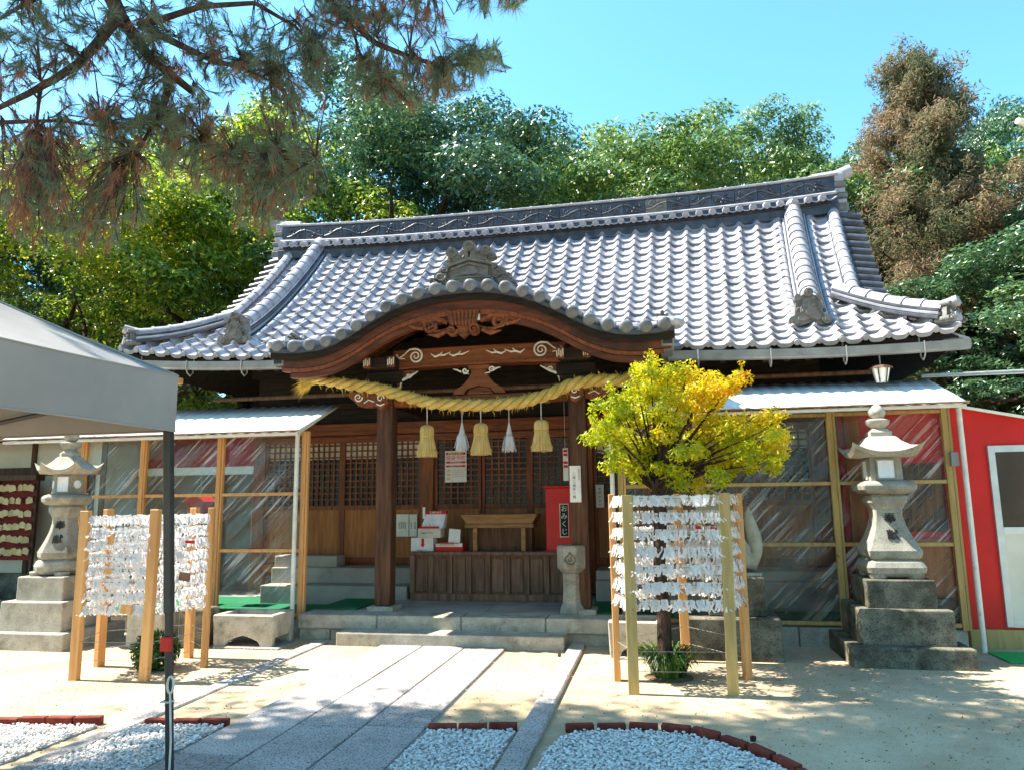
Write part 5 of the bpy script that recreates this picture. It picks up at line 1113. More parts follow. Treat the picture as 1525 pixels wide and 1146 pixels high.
MB().tube([(lx+.035+.02*math.cos(a),ly-.03,.60+.045*math.sin(a)) for a in np.linspace(0,6.283,14)],.007,5,False).build('rope_ring','cord',tn); MB().tube([(lx+.035,ly-.03,.56),(lx+.05,ly-.02,.3),(lx+.045,ly-.01,.0)],.006,5).build('guy_rope','cord',tn); B('tie_band','cord',tn,lx-.028,lx+.028,ly-.028,ly+.028,.50,.508,0)
# ================================================================== left building with votive plaques
lb_=thing('white_building',(-11.5,11.6,0),'white plastered side building with brown posts and tiled eaves','building')
LY=11.4; LX1=-9.55
MB().box(-16,LX1,LY,LY+.1,.45,3.0).build('wall','plaster',lb_); MB().box(-16,LX1+.1,LY-.12,LY+.2,-.03,.45).build('stone_base','granite_dark',lb_); MB().box(LX1-.1,LX1,LY+.1,15,.45,3.0).build('side_wall','plaster',lb_)
for x in (LX1-.05,-11.05,-12.6,-14.2): B('post','wood_pillar',lb_,x-.05,x+.05,LY-.03,LY+.02,.45,3.0,.004)
B('beam','wood_pillar',lb_,-16,LX1,LY-.035,LY+.02,2.15,2.3,.004)
dr=B('lattice_door','wood_black',lb_,-10.45,-9.75,LY-.05,LY-.005,.75,2.2,.004); b=MB()
for i in range(5): b.box(-10.3+.1*i-.012,-10.3+.1*i+.012,LY-.07,LY-.052,.9,1.85)
for i in range(9): b.box(-10.36,-9.84,LY-.065,LY-.053,.95+.11*i,.975+.11*i)
b.build('lattice','wood_pillar',dr); MB().box(-10.36,-9.84,LY-.052,LY-.049,.9,1.85).build('paper_pane','paper_shoji',dr)
b=MB(); b.add([(-16.5,LY-.9,2.75),(LX1+.7,LY-.9,2.75),(LX1+.7,LY+2,4.3),(-16.5,LY+2,4.3)],[(0,1,2,3)]); o=b.build('roof','wood_pillar',lb_); sm=o.modifiers.new('t','SOLIDIFY'); sm.thickness=.08
V=[]
for i in range(26):
    for j in range(9):
        x=LX1+.6-i*.26; y=LY-.95+j*.2; z=2.78+(y-LY+.9)*1.55/2.9; tx=Vector((1,0,0)); ty=Vector((0,1,.534)).normalized(); V.append((x,y,z,j))
        inst('roof_tile',tme,o,frame((x,y,z),tx,ty,tx.cross(ty))) if j<2 and i<20 else None
vv=[tv_@np.array(frame((0,0,0),Vector((1,0,0)),Vector((0,1,.534)).normalized(),Vector((1,0,0)).cross(Vector((0,1,.534)).normalized())))[:3,:3].T+np.array(q[:3]) for q in V if q[3]>=2]
b=MB(); n=len(tv_); b.v=[tuple(p) for q in vv for p in q]; b.f=[tuple(i+k*n for i in f) for k in range(len(vv)) for f in tf]; b.build('upper_tiles','tile',o,smooth=50,kind='stuff')
er=thing('plaque_rack',(-11.0,10.9,0),'wooden rack hung with rows of small votive plaques by white building','plaque rack')
EYp=10.95; a=at(-60,700,EYp); b_=at(44,835,EYp); x0,x1=a[0],b_[0]
for x in (x0,(x0+x1)/2,x1): B('post','wood_pillar',er,x-.03,x+.03,EYp,EYp+.06,-.02,2.15,.004)
MB().box(x0,x1,EYp+.062,EYp+.08,.7,2.05).build('back_board','ema_red',er); B('cap_rail','wood_pillar',er,x0-.06,x1+.06,EYp-.08,EYp+.12,2.05,2.15,.006)
em,_=MB().prism([(-.065,-.055),(.065,-.055),(.065,.03),(0,.06),(-.065,.03)],-.006,.006).mesh('votive_plaque','ema_wood')
for j in range(6):
    z=1.93-.215*j; B('hanging_rail','ema_red',er,x0,x1,EYp-.03,EYp+.0,z+.05,z+.075,.002)
    for k in range(int((x1-x0)/.115)):
        if random.random()<.04: continue
        inst('votive_plaque',em,er,Matrix.Translation((x0+.07+.115*k+random.uniform(-.015,.015),EYp-.05-random.uniform(0,.03),z-.0+random.uniform(-.02,.015)))@Matrix.Rotation(random.uniform(-.25,.25),4,'Y')@Matrix.Rotation(random.uniform(-.3,.3),4,'Z'))
# red stall and little red shrine seen through the left wing
rs=thing('red_stall',(-8.2,13,0),'red canopy stall with white poles seen through the left wing','stall')
b=MB(); p=[at(250,690,13),at(335,640,13),at(420,690,13)]
x0,x1,xm=p[0][0],p[2][0],p[1][0]; z0,z1=p[0][2]-.15,p[1][2]
b.add([(x0,12.2,z0),(x1,12.2,z0),(x1,14.2,z0),(x0,14.2,z0),(x0+.1,13.2,z1),(x1-.1,13.2,z1)],[(0,1,5,4),(2,3,4,5),(3,0,4),(1,2,5)]); o=b.build('canopy','red_fabric',rs); sm=o.modifiers.new('t','SOLIDIFY'); sm.thickness=.02
B('valance','white_paint',rs,x0,x1,12.17,12.19,z0-.12,z0+.02,0); 
for x in (x0+.04,x1-.04):
    for y in (12.25,14.1): MB().tube([(x,y,-.02),(x,y,z0+.02)],.03,8).build('pole','rust_white',rs)
MB().box(x0+.1,x1-.1,14.0,14.04,0,z0-.0).build('back_cloth','awning_under',rs); MB().bar((x0-.3,12.1,-.02),(x0-.3,12.1,2.2),.2,.1).build('red_post','red_paint',rs)
hk=thing('red_offertory_shrine',(-6.4,9.6,.2),'small red wooden shrine box on metal rack inside left wing','shrine box')
c=at(297,752,9.6); hx=c[0]; hz=c[2]
B('shrine_body','red_paint',hk,hx-.12,hx+.12,9.5,9.72,hz-.14,hz+.05,.005)
b=MB(); b.prism([(hx-.18,hz+.05),(hx+.18,hz+.05),(hx+.09,hz+.12),(hx,hz+.15),(hx-.09,hz+.12)],9.45,9.77); b.build('shrine_roof','red_paint',hk,bevel=.004)
for x in np.linspace(hx-.1,hx+.1,6): MB().box(x-.006,x+.006,9.492,9.499,hz-.12,hz+.03).build('grille_bar','red_wall',hk)
for x in (hx-.11,hx+.11):
    for y in (9.52,9.7): MB().bar((x,y,.19),(x,y,hz-.14),.02,.02).build('rack_leg','dark_metal',hk)
MB().box(hx-.13,hx+.13,9.5,9.72,.62,.64).build('rack_shelf','dark_metal',hk)
# ------------------------------------------------------------------ small fittings
lm=thing('hanging_lantern',tuple(at(1312,553,8.86)),'small white hanging lamp with brown cap under right eave corner','lamp')
c=at(1312,557,8.86); 
b=MB(); b.loft([(c[2]-.09,.055),(c[2]+.06,.085)],6,c=(c[0],c[1])); b.build('lamp_glass','paper',lm); b=MB(); b.loft([(c[2]+.06,.12),(c[2]+.085,.1),(c[2]+.11,.03)],6,c=(c[0],c[1])); b.build('lamp_cap','wood_pillar',lm)
for k in range(6): a=2*math.pi*k/6; MB().bar((c[0]+.066*math.cos(a),c[1]+.066*math.sin(a),c[2]-.1),(c[0]+.1*math.cos(a),c[1]+.1*math.sin(a),c[2]+.06),.01,.01).build('lamp_bar','wood_black',lm)
MB().tube([(c[0],c[1],c[2]+.1),(c[0],c[1],c[2]+.3)],.008,6).build('lamp_stem','grey_metal',lm)
fl=thing('flood_lamp',tuple(at(262,568,8.3)),'pale yellow flood lamp fixed on bracket beside the tent canopy','lamp'); c=at(262,567,8.85)
B('lamp_head','wood_new',fl,c[0]-.07,c[0]+.07,8.78,8.92,c[2]-.045,c[2]+.045,.01); MB().tube([(c[0]-.02,8.86,c[2]+.02),(c[0]-.06,8.88,c[2]+.12),(c[0]-.06,8.88,3.42)],.012,6).build('lamp_arm','dark_metal',fl)
a=at(1372,561,9.9); b_=np.array([16.,13.,3.9])
for k,dz in enumerate((0,.10)):
    pts=[a+(b_-a)*u+np.array([0,0,-.25*math.sin(math.pi*u)*.5+dz*u+.02*k]) for u in np.linspace(0,1,14)]; MB().tube(pts,.014,5).build('power_cable','cable',None,label=('upper' if k else 'lower')+' grey cable running from right wing roof towards the trees',cat='cable')
c=at(1520,184,11.); sl_=thing('street_lamp',(c[0]+.6,11.,0),'street lamp head reaching in beside the tall brown conifer','street lamp')
MB().tube([(c[0]-.06,10.95,c[2]+.02),(c[0]+.05,11,c[2]),(c[0]+.3,11,c[2]-.03)],[.045,.055,.05],10).build('lamp_head','white_paint',sl_,smooth=40); MB().tube([(c[0]+.28,11,c[2]-.03),(c[0]+.6,11,c[2]-.3),(c[0]+.6,11,0)],.035,8).build('lamp_pole','grey_metal',sl_,smooth=40)
MB().box(2.75,3.1,8.82,9.1,.19,.5).build('dark_gap_box','dark_metal',None,label='dark box filling the gap at the foot of right wing corner',cat='box')  # plain dark box closing the gap at the wing corner
# ================================================================== trees and plants
def leaves(C_,N_,L,Wd,m,name,parent,fold=.25,rand=1.0,keep=None):
    """rhombic folded leaves at points C_, facing roughly N_"""
    n=len(C_); N2=N_+rng.normal(0,.55*rand,(n,3)); N2/=np.linalg.norm(N2,axis=1)[:,None]
    T=rng.normal(0,1,(n,3)); T[:,2]-=.35; T-=N2*(T*N2).sum(1)[:,None]; T/=np.linalg.norm(T,axis=1)[:,None]; Sd=np.cross(N2,T)
    l=L*rng.uniform(.65,1.3,(n,1)); w=Wd*rng.uniform(.7,1.25,(n,1))
    a=C_-T*l*.5; b=C_+Sd*w*.5-N2*w*fold; c=C_+T*l*.5; d=C_-Sd*w*.5-N2*w*fold
    V=np.stack([a,b,c,d],1).reshape(-1,3); k=4*np.arange(n)[:,None]
    F=np.concatenate([k+np.array([[0,1,2]]),k+np.array([[0,2,3]])],1).reshape(-1,3)
    return V,F
def clumps(nc,ell,seed,low=-.55,inner=.25):
    r=np.random.default_rng(seed); out=[]
    for i in range(nc):
        d=r.normal(0,1,3); d/=np.linalg.norm(d)
        if d[2]<low: d[2]=-d[2]
        k=1-inner*r.random()**1.5; out.append((d*np.array(ell)*k,d))
    return out
def crown_pts(nc,per,ell,cr,seed,low=-.55,lump=.16,subs=9):
    """boughs spread over an uneven ellipsoid, each made of smaller leaf clumps with gaps between them"""
    r=np.random.default_rng(seed); P=[];Nn=[]; ph=r.uniform(0,6.28,6)
    for c,d in clumps(nc,ell,seed,low):
        c=c*(1+lump*math.sin(3*math.atan2(d[1],d[0])+ph[0])*math.cos(4*d[2]+ph[1])+lump*.7*math.sin(5*d[0]+ph[2]))
        S_=cr*r.uniform(.6,1.4)
        for k in range(int(subs*(S_/cr)**1.5)+2):
            e=r.normal(0,1,3); e/=np.linalg.norm(e); e[2]=abs(e[2])*.9-.25; e+=d*.5; c2=c+e*S_*r.uniform(.55,.95); s=S_*r.uniform(.26,.46); n=int(per*(s/.36)**2*.55)
            q=r.normal(0,1,(n,3)); q/=np.linalg.norm(q,axis=1)[:,None]; q[:,2]=np.where(r.random(n)<.7,np.abs(q[:,2]),q[:,2])
            P.append(c2+q*s*(1-.5*r.random((n,1))**1.5)*np.array([1.15,1.15,.7])); Nn.append(q*.9+np.array([0,0,.4])+d*.2)
    return np.concatenate(P),np.concatenate(Nn)
def trunk_mesh(h,r0,limbs,ell,zc,seed,bark='bark_dark'):
    r=np.random.default_rng(seed); b=MB(); pts=[(0,0,-.1)]; x=y=0
    for i in range(1,8): x+=r.normal(0,.10)*h/8; y+=r.normal(0,.1)*h/8; pts.append((x,y,h*i/7))
    b.tube(pts,[r0*(1.25 if i==0 else 1-.09*i) for i in range(8)],9)
    for k in range(limbs):
        j=r.integers(3,7); p=np.array(pts[j]); a=r.uniform(0,6.28); e=np.array([math.cos(a)*ell[0]*.75,math.sin(a)*ell[1]*.75,zc+r.uniform(-.5,.6)*ell[2]]); m=(p+e)/2+np.array([0,0,r.uniform(.1,.6)])+r.normal(0,.15,3)
        b.tube([p,p*.6+m*.4,m,(m+e)/2+r.normal(0,.1,3),e],[r0*.45,r0*.36,r0*.27,r0*.17,.02],6)
    return b
TREEMESH={}
def tree(kind,pos,s,lb,name='camphor_tree',rz=0,cat='tree',group='trees behind the hall',sz=None):
    """kind -> (crown mesh, trunk mesh) shared between alike trees"""
    if kind not in TREEMESH:
        mt,nc,per,ell,cr,L,Wd,zc,seed,low,r0=kind
        P,Nn=crown_pts(nc,per,ell,cr,seed,low); P[:,2]+=zc; V,F=leaves(P,Nn,L,Wd,mt,'crown',None)
        tb_=trunk_mesh(zc,r0,9,ell,zc,seed+5)
        TREEMESH[kind]=(npmesh('crown',V,F,mt,3),tb_.mesh('trunk','bark_dark',smooth=True,center=False)[0])
    cm,tm=TREEMESH[kind]; t=thing(name,pos,lb,cat,group,rz)
    Wm=Matrix.Translation(Vector([float(q) for q in pos]))@Matrix.Rotation(rz,4,'Z')@Matrix.Diagonal((s,s,sz or s,1))
    inst('crown',cm,t,Wm); inst('trunk',tm,t,Wm); return t
#            mat          clumps per  ellipsoid      clump leafL leafW zc seed low trunk
CAMP=('leaf_camphor',78,125,(4.2,4.0,3.4),1.0,.14,.062,7.6,3,-.5,.38)
CAMP2=('leaf_dark',78,125,(4.0,4.0,3.8),.95,.14,.062,7.4,8,-.6,.4)
BACK=('leaf_backlit',74,120,(3.6,3.4,3.2),.9,.13,.058,5.8,15,-.75,.3)
def top(px,py,Y): return at(px,py,Y)
def put(kind,px,py,Y,s,lb,rz,sz=None,name='camphor_tree',**k):
    p=at(px,py,Y); zc,ez=kind[7],kind[3][2]; hz=p[2]/(zc+ez*1.38)          # crown top meets the seen skyline
    return tree(kind,(p[0],Y,0),s,lb,name,rz,sz=hz if sz is None else sz,**k)
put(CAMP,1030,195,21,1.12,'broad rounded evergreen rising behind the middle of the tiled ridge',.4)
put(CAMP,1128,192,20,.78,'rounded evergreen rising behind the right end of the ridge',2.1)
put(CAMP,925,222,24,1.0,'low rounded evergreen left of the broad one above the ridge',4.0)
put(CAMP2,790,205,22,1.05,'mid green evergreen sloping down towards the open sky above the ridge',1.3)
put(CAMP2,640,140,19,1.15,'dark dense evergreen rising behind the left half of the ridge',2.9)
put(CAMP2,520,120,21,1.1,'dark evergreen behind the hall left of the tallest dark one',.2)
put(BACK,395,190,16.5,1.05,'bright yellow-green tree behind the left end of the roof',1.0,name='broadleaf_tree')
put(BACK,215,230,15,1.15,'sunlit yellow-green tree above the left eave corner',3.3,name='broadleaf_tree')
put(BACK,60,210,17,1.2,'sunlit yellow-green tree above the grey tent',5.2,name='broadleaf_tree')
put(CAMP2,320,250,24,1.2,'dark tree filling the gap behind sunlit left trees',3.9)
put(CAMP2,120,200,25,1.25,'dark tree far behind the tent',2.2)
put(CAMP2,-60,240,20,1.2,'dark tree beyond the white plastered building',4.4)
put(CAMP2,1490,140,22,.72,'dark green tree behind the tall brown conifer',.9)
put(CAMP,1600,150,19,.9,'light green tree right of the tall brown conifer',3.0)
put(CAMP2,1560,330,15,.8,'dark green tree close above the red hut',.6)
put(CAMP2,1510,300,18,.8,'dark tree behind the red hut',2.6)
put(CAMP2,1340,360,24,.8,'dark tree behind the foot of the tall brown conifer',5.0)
for x_,y_,s_,rz_,lb_2 in ((-15,-9,1.0,.3,'unseen evergreen added to cut sky light, facing the white plastered building'),(-7,-13,1.1,1.9,'unseen evergreen added to cut sky light, in line with the tent'),(1.5,-12,1.0,3.1,'unseen evergreen added to cut sky light, facing the yellow tree'),(9,-10,1.05,4.4,'unseen evergreen added to cut sky light, facing the red hut'),(17,-4,1.0,5.5,'unseen evergreen added to cut sky light beyond the far side of the red hut'),(-23,-2,1.1,.8,'unseen evergreen added to cut sky light far beyond the pine trunk'),(-19,5,1.05,2.8,'unseen evergreen added to cut sky light beyond the pine trunk and the tent'),(-20,11,1.1,3.7,'unseen evergreen added to cut sky light beyond the far end of the white building'),(-2,-7.5,1.0,.9,'unseen evergreen added to cut sky light, close by and facing the stone path'),(6,-7,.95,2.4,'unseen evergreen added to cut sky light, close by and facing right stone lantern'),(15,4,1.0,.1,'unseen evergreen added to cut sky light beyond the red hut on its yard side'),(16,11,1.05,1.2,'unseen evergreen added to cut sky light beyond the red hut on its rear side')):
    tree(CAMP2,(x_,y_,0),s_,lb_2,rz=rz_,group='unseen trees added to cut sky light')  # out-of-view trees added to block sky fill and darken reflections
# far wood behind everything, seen only through gaps
P,Nn=crown_pts(230,42,(34,3.5,4.2),1.7,77,-.9); P[:,2]+=3.6; P[:,1]+=33; P[:,0]-=4; k_=P[:,2]>.2; V,F=leaves(P[k_],Nn[k_],.34,.16,'leaf_dark','w',None)
npobj('far_wood',V,F,'leaf_dark',None,3,kind='stuff',label='dark mass of far trees behind the shrine grounds',cat='wood')
# tall brown conifer
def conifer(px,py,Y,lb):
    p=at(px,py,Y); H=p[2]; t=thing('conifer',(p[0],Y,0),lb,'tree'); r=np.random.default_rng(5)
    MB().tube([(p[0]+.1*math.sin(i),Y,H*i/9-.05) for i in range(10)],[.34*(1-i/9.6) for i in range(10)],9).build('trunk','bark_pine',t,smooth=True)
    C_=[];N_=[];br=MB()
    for i in range(270):
        z=H*(.14+.86*r.random()**.85); f=1-(z-H*.14)/(H*.86); a=r.uniform(0,6.283); L=(.3+2.9*f**.9)*r.uniform(.5,1.2); up=.25+.5*(1-f)
        e=np.array([p[0]+L*math.cos(a),Y+L*math.sin(a),z+L*up*.6]); o=np.array([p[0],Y,z-.05]); br.tube([o,(o+e)/2+np.array([0,0,-.06*L]),e],[.04*f+.012,.025,.008],5)
        m=int(26+60*L)
        for k in range(3+int(L*8)):
            u=r.uniform(.3,1.08); c=o+(e-o)*u+r.normal(0,.14,3)+np.array([0,0,-.06*L*4*u*(1-u)]); s=r.uniform(.12,.3)
            q=r.normal(0,1,(int(95*s/.3),3)); q/=np.linalg.norm(q,axis=1)[:,None]; C_.append(c+q*s*r.random((len(q),1))**.5*np.array([1,1,1.15])); N_.append(q)
    br.build('branches','bark_pine',t); C_=np.concatenate(C_); N_=np.concatenate(N_); V,F=leaves(C_,N_,.125,.03,'','',None,rand=1.2); npobj('crown',V,F,'leaf_cypress',t,3)
conifer(1355,88,17,'tall brownish conifer with pointed top right of the roof')
# yellow-green ornamental tree in the right slip stand
yt=thing('ornamental_tree',(.0,7.18,0),'small yellow-green tree with dark trunk inside the slip stand','tree')
r=np.random.default_rng(21); b=MB(); b.tube([(0,7.18,-.05),(-.01,7.18,.1),(.0,7.17,.5),(-.02,7.18,1.0),(.01,7.17,1.45),(-.01,7.18,1.72)],[.10,.075,.066,.06,.066,.06],10)
yl=[(870,637),(900,590),(935,560),(960,545),(990,552),(1020,556),(1055,568),(1090,575),(1105,562),(1070,600),(1110,640),(1150,625),(1172,632),(1165,655),(1130,680),(1165,690),(1090,690),(1060,712),(1010,712),(960,712),(920,690),(905,655),(885,640),(940,610),(1000,600),(1050,640),(980,650),(1020,680),(950,670),(1100,665),(1000,575),(1040,600),(920,620),(1080,640),(960,600),(990,625)]
C_=[];N_=[]; tp=np.array([-.01,7.18,1.68])
for i,(px,py) in enumerate(yl):
    for dY in (r.uniform(-.7,.05),r.uniform(.05,.8)):
        ed=1-.0; k=.72 if i<18 else 1.0
        Yq=7.18+dY*k; px_,py_=(px+(1018-px)*.16,py+(640-py)*.16) if i<23 else (px,py); c=at(px_,py_,7.18); c=np.array([c[0]*(1-abs(dY)*.12),Yq,c[2]-abs(dY)*.10])
        m=(tp+c)/2+np.array([0,0,.05]); b.tube([tp,tp*.5+m*.5+r.normal(0,.03,3),m,c],[.03,.018,.01,.003],5)
        for j in range(3):
            cc=c+r.normal(0,.085,3); s=r.uniform(.06,.14); n=int(135*(s/.12)); q=r.normal(0,1,(n,3)); q/=np.linalg.norm(q,axis=1)[:,None]; C_.append(cc+q*s*r.random((n,1))**.5*np.array([1.15,1.1,.75])); N_.append(q*.6+np.array([0,0,.7]))
for i,(px,py) in enumerate(yl[:18]):
    for dY in (-.35,-.1,.15,.4):
        c=at(px+(1018-px)*.17,py+(640-py)*.17,7.18+dY); o=(c-np.array([0,7.18,1.9])); o/=np.linalg.norm(o); o+=np.array([r.uniform(-.25,.25),r.uniform(-.25,.25),r.uniform(.1,.6)]); o/=np.linalg.norm(o)
        L_=r.uniform(.1,.24); b.tube([c-o*.08,c+o*L_],[.004,.002],4); n=int(150*L_)+8; u_=r.random((n,1)); C_.append(c+o*L_*u_+r.normal(0,.018,(n,3))); N_.append(r.normal(0,.6,(n,3))+np.array([0,0,.6]))
b.build('trunk','bark_dark',yt,smooth=True); C_=np.concatenate(C_); N_=np.concatenate(N_); V,F=leaves(C_,N_,.05,.021,'','',None,fold=.35); npobj('crown',V,F,'leaf_yellow',yt,3)
# grass tufts
def tuft(name,c,n,L,sp,lb,cat,w=.008):
    t=thing(name,c,lb,cat); vs=[];fs=[]
    for i in range(n):
        a=random.uniform(0,6.283); k=random.random()**.6; x=c[0]+math.cos(a)*sp*k; y=c[1]+math.sin(a)*sp*k; l=L*random.uniform(.6,1.2); o=random.uniform(.25,1.0)*l; s=Vector((-math.sin(a),math.cos(a),0))*w; d=Vector((math.cos(a),math.sin(a),0)); p0=Vector((x,y,-.01)); p1=p0+Vector((0,0,l*.6))+d*o*.3; p2=p0+Vector((0,0,l*.78))+d*o*.7; p3=p0+Vector((0,0,l*.55))+d*o
        kx=len(vs); vs+=[p0-s,p0+s,p1+s,p1-s,p2+s*.8,p2-s*.8,p3]; fs+=[(kx,kx+1,kx+2,kx+3),(kx+3,kx+2,kx+4,kx+5),(kx+5,kx+4,kx+6)]
    MB().add(vs,fs).build('blades','leaf_grass',t); b=MB().sphere((c[0],c[1],0),sp*1.5,16,6,(1,1,.10)); b.build('soil_mound','soil',t,smooth=True)
tuft('grass_tuft',(.02,7.12,0),420,.30,.15,'tuft of strap-leaved grass at the foot of the yellow tree','plant')
sh=thing('shrub',(-4.98,6.75,0),'low leafy shrub growing inside the left slip stand','plant')
q=rng.normal(0,1,(1400,3)); q/=np.linalg.norm(q,axis=1)[:,None]; C_=np.array([-4.95,6.75,.17])+q*np.array([.24,.22,.2])*rng.random((1400,1))**.4; C_=C_[C_[:,2]>0]; V,F=leaves(C_,q[:len(C_)],.09,.02,'','',None); npobj('foliage',V,F,'leaf_grass',sh,3); MB().tube([(-4.95,6.75,-.03),(-4.94,6.74,.2),(-4.9,6.76,.35)],[.03,.02,.008],6).build('stem','bark_dark',sh)
# ------------------------------------------------------------------ big pine leaning in from the left
pine=thing('pine_tree',(-7.3,3.7,0),'large pine with drooping needle sprays hanging over the tent','tree')
pb=MB(); tr=[np.array(q,float) for q in ((-7.3,3.7,-.1),(-7.25,3.75,2),(-7.0,3.9,4),(-6.9,4.2,6),(-6.4,4.4,7.6),(-5.9,4.6,8.8),(-5.6,4.6,9.8))]
pb.tube(tr,[.30,.25,.23,.2,.17,.12,.06],10)
def PXL(pts,Y0,Y1): n=len(pts); return [at(x,y,Y0+(Y1-Y0)*i/max(1,n-1)) for i,(x,y) in enumerate(pts)]
A1=PXL([(120,-90),(150,-40),(168,0),(181,28),(206,63),(223,87),(251,108),(286,136)],4.7,5.1)
limbs=[(A1,.075,.03),
 (PXL([(185,21),(168,35),(147,63),(119,94),(80,119),(42,140),(0,160),(-40,180)],4.8,4.5),.05,.015),
 (PXL([(223,45),(265,66),(320,92),(360,100),(400,120)],4.9,5.2),.035,.01),
 (PXL([(248,120),(250,135),(241,168),(223,195),(196,241)],5.0,4.9),.04,.01),
 (PXL([(241,168),(258,188),(300,216),(349,237),(412,237),(470,245)],5.0,5.2),.028,.008),
 (PXL([(330,-60),(430,-40),(480,-10),(520,30),(560,65),(610,85),(660,100),(700,95),(740,85)],5.0,5.5),.04,.008),
 (PXL([(520,30),(530,60),(540,95),(565,125)],5.2,5.3),.016,.006),
 (PXL([(430,-40),(540,-35),(640,-15),(720,-8),(780,-2)],5.1,5.4),.03,.008),
 (PXL([(0,183),(45,181),(85,180),(150,188),(215,192)],4.5,4.9),.018,.008),(PXL([(60,132),(57,160),(52,206)],4.5,4.5),.018,.008),
 (PXL([(150,-40),(90,-20),(30,10),(-20,40)],4.7,4.4),.03,.01),(PXL([(206,40),(300,10),(380,5),(440,40),(470,70)],4.9,5.2),.03,.008)]
for Lp,r0,r1 in limbs: pb.tube(Lp,list(np.linspace(r0,r1,len(Lp))),7)
pb.tube([tr[4],(tr[4]+A1[0])/2+np.array([0,0,.3]),A1[0]],[.12,.1,.08],8); pb.tube([tr[5],np.array([-4.2,4.8,8.2]),limbs[5][0][0]],[.1,.08,.045],7); pb.tube([A1[2],limbs[10][0][0]],[.04,.03],6); pb.tube([limbs[5][0][0],limbs[7][0][0]],[.04,.03],6)
LP=np.concatenate([np.array(l[0]) for l in limbs])
NG=[[],[],[]]; 
def sprig(p,d,kind,n=34,L=.15,r_=random):
    d=d/np.linalg.norm(d); q=rng.normal(0,1,(n,3)); q-=d*(q@d)[:,None]; q/=np.linalg.norm(q,axis=1)[:,None]+1e-9; sp=rng.uniform(.15,.75,(n,1)); nd=d+q*sp; nd[:,2]-=.25 if kind==1 else .05; nd/=np.linalg.norm(nd,axis=1)[:,None]
    o=p-d*rng.uniform(0,.11,(n,1)); NG[kind].append((o,nd*L*rng.uniform(.7,1.15,(n,1))))
# spray regions measured on the photo: centre, radii, count, brown share, depth
regs=[(30,50,50,55,30,.2,4.5),(110,20,60,40,30,.15,4.7),(110,80,60,35,26,.7,4.7),(200,30,40,40,22,.2,4.8),(215,110,50,50,40,.2,4.9),(280,40,60,40,30,.3,5),(300,110,60,35,34,.5,5),(365,75,60,45,44,.15,5.1),(430,95,60,55,50,.15,5.2),(470,55,40,40,30,.6,5.2),(60,235,70,45,46,.85,4.6),(120,190,60,45,40,.8,4.7),(40,290,60,40,46,.85,4.5),(110,300,70,45,50,.6,4.7),(180,200,50,35,36,.6,4.9),(230,215,50,50,36,.6,5),(290,190,60,40,40,.75,5),(300,245,60,40,44,.4,5.1),(370,255,60,40,44,.6,5.1),(430,265,60,45,48,.35,5.2),(400,215,60,35,36,.3,5.2),(440,150,50,40,36,.25,5.2),(380,320,40,30,26,.7,5.2),(170,290,60,60,40,.7,4.8),(60,340,50,30,20,.8,4.6),(130,350,50,25,16,.7,4.7),
 (560,120,45,35,38,.5,5.3),(600,120,45,40,36,.5,5.3),(640,125,40,30,30,.4,5.4),(680,110,35,25,26,.1,5.5),(720,95,25,18,20,0,5.5),(540,15,50,25,32,.4,5.2),(600,20,40,25,26,.6,5.3),(640,35,25,20,12,.8,5.3),(730,2,50,14,24,.4,5.4),(500,30,30,30,20,.2,5.2),(690,75,30,15,14,0,5.5),(10,110,40,30,16,.7,4.5),(250,160,50,30,24,.6,5)]
tw=MB()
for (cx,cy,rx,ry,n,br_,Yq) in regs:
    for i in range(int(n*1.5)):
        a=random.uniform(0,6.283); k=math.sqrt(random.random()); x=cx+rx*k*math.cos(a); y=cy+ry*k*math.sin(a); Yd=Yq+random.uniform(-.35,.35); p=at(x,y,Yd)
        j=np.argmin(((LP-p)**2).sum(1)); d0=LP[j]-p; dl=np.linalg.norm(d0); kind=1 if random.random()<br_*.6 else 0
        dirn=(-d0/(dl+1e-6))*.5+np.array([random.uniform(-.5,.5),random.uniform(-.5,.5),-.75 if kind else random.uniform(-.7,.4)])
        dirn/=np.linalg.norm(dirn); l=min(.45,dl); b0=p-dirn*.12; b1=p+d0/(dl+1e-6)*l+np.array([0,0,.06])
        if i%2==0: tw.tube([b1,(b0+b1)/2+np.array([0,0,.03]),b0,p],[.007,.005,.004,.003],4)
        sprig(p,dirn,kind,30,.13 if kind else .14); 
        if random.random()<.6: sprig(b0+(b1-b0)*random.uniform(.1,.5),dirn+np.array([random.uniform(-.6,.6),0,0]),kind,22,.14)
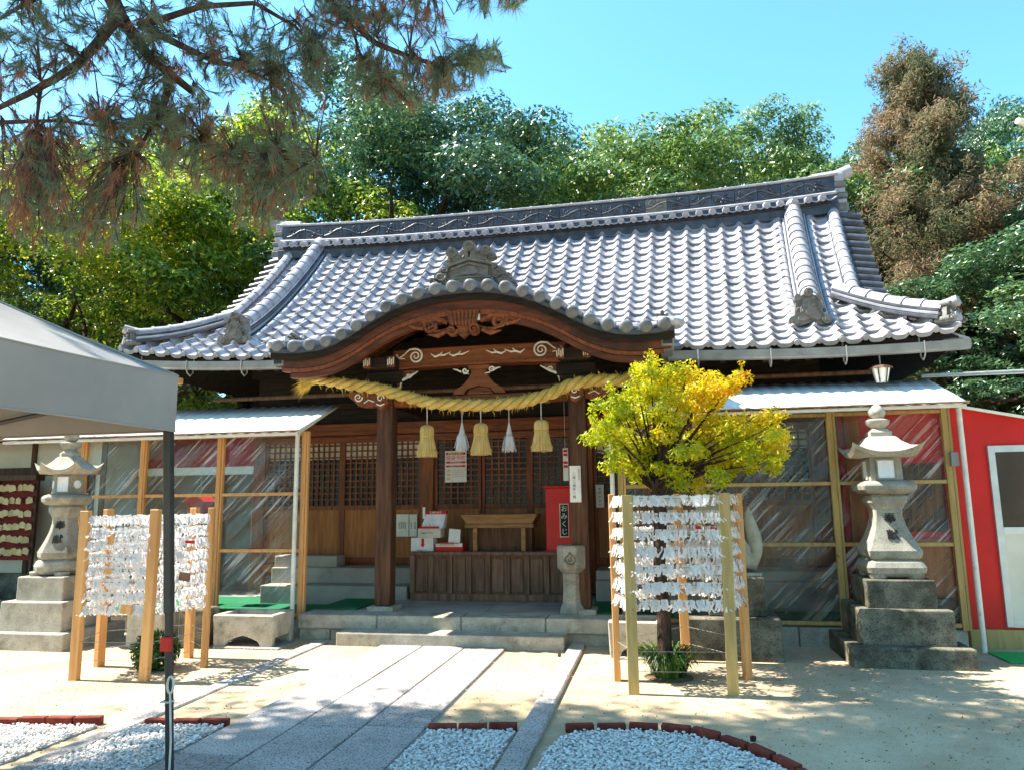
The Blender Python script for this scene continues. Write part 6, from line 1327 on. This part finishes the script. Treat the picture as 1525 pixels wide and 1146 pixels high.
# high crown above and outside the picture
for i in range(290):
    x=random.uniform(-8.9,-.9); y=random.uniform(3.9,5.62 if x<-4.2 else 6.85); z=random.uniform(7.6,8.9)
    if (x>-4.4 and random.random()<.12) or (y>6.1 and random.random()<.35): continue
    c=np.array([x,y,z]); pb.tube([np.array([-5.9,4.6,8.7])*.5+c*.5+np.array([0,0,.2]),c],[.03,.008],5)
    pb.tube([np.array([-5.9,4.6,8.7]),np.array([-5.9,4.6,8.7])*.5+c*.5+np.array([0,0,.2])],[.06,.03],5)
    for j in range(40):
        q=rng.normal(0,1,3)*np.array([.40,.30,.14]); sprig(c+q,np.array([random.uniform(-1,1),random.uniform(-1,1),random.uniform(-.3,.6)]),2,26,.19)
pb.build('trunk','bark_pine',pine,smooth=True); tw.build('twigs','bark_pine',pine,kind='stuff')
for kind,(nm,m) in enumerate((('green_needles','needle_green'),('brown_needles','needle_brown'),('high_needles','needle_green'))):
    O=np.concatenate([a for a,_ in NG[kind]]); D_=np.concatenate([b for _,b in NG[kind]]); s=np.cross(D_,rng.normal(0,1,D_.shape)); s/=np.linalg.norm(s,axis=1)[:,None]+1e-9; w_=(.0024,.0024,.0052)[kind]
    V=np.stack([O-s*w_,O+s*w_,O+D_],1).reshape(-1,3); npobj(nm,V,np.arange(len(V)).reshape(-1,3),m,pine,3,kind='stuff')

# ------------------------------------------------------------------ litter on the sand: fallen leaves and grit
n=900; C_=np.stack([rng.uniform(-8,5,n),rng.uniform(3.2,8.0,n),rng.uniform(.006,.012,n)],1); C_=C_[~((C_[:,0]>-3.2)&(C_[:,0]<-1.65)&(C_[:,1]>6.4))]; N_=np.tile([0,0,1.],(len(C_),1)); V,F=leaves(C_,N_,.035,.013,'','',None,rand=.25); npobj('fallen_leaves',V,F,'needle_brown',None,3,kind='stuff')
def grit(n,x0,x1,y0,y1,s):
    pts=np.stack([rng.uniform(x0,x1,n),rng.uniform(y0,y1,n),np.full(n,.002)],1); I=np.array(_ico); sc=s*rng.uniform(.4,1.5,(n,1,1))*np.array([1,1,.6]); V=I[None]*sc*(1+rng.uniform(-.2,.2,(n,12,1)))+pts[:,None,:]; f=(np.array(_if)[None]+12*np.arange(n)[:,None,None]).reshape(-1,3); npobj('grit',V.reshape(-1,3),f,'soil',None,3,kind='stuff')
grit(3500,-7,4.5,3.4,8.1,.0045)
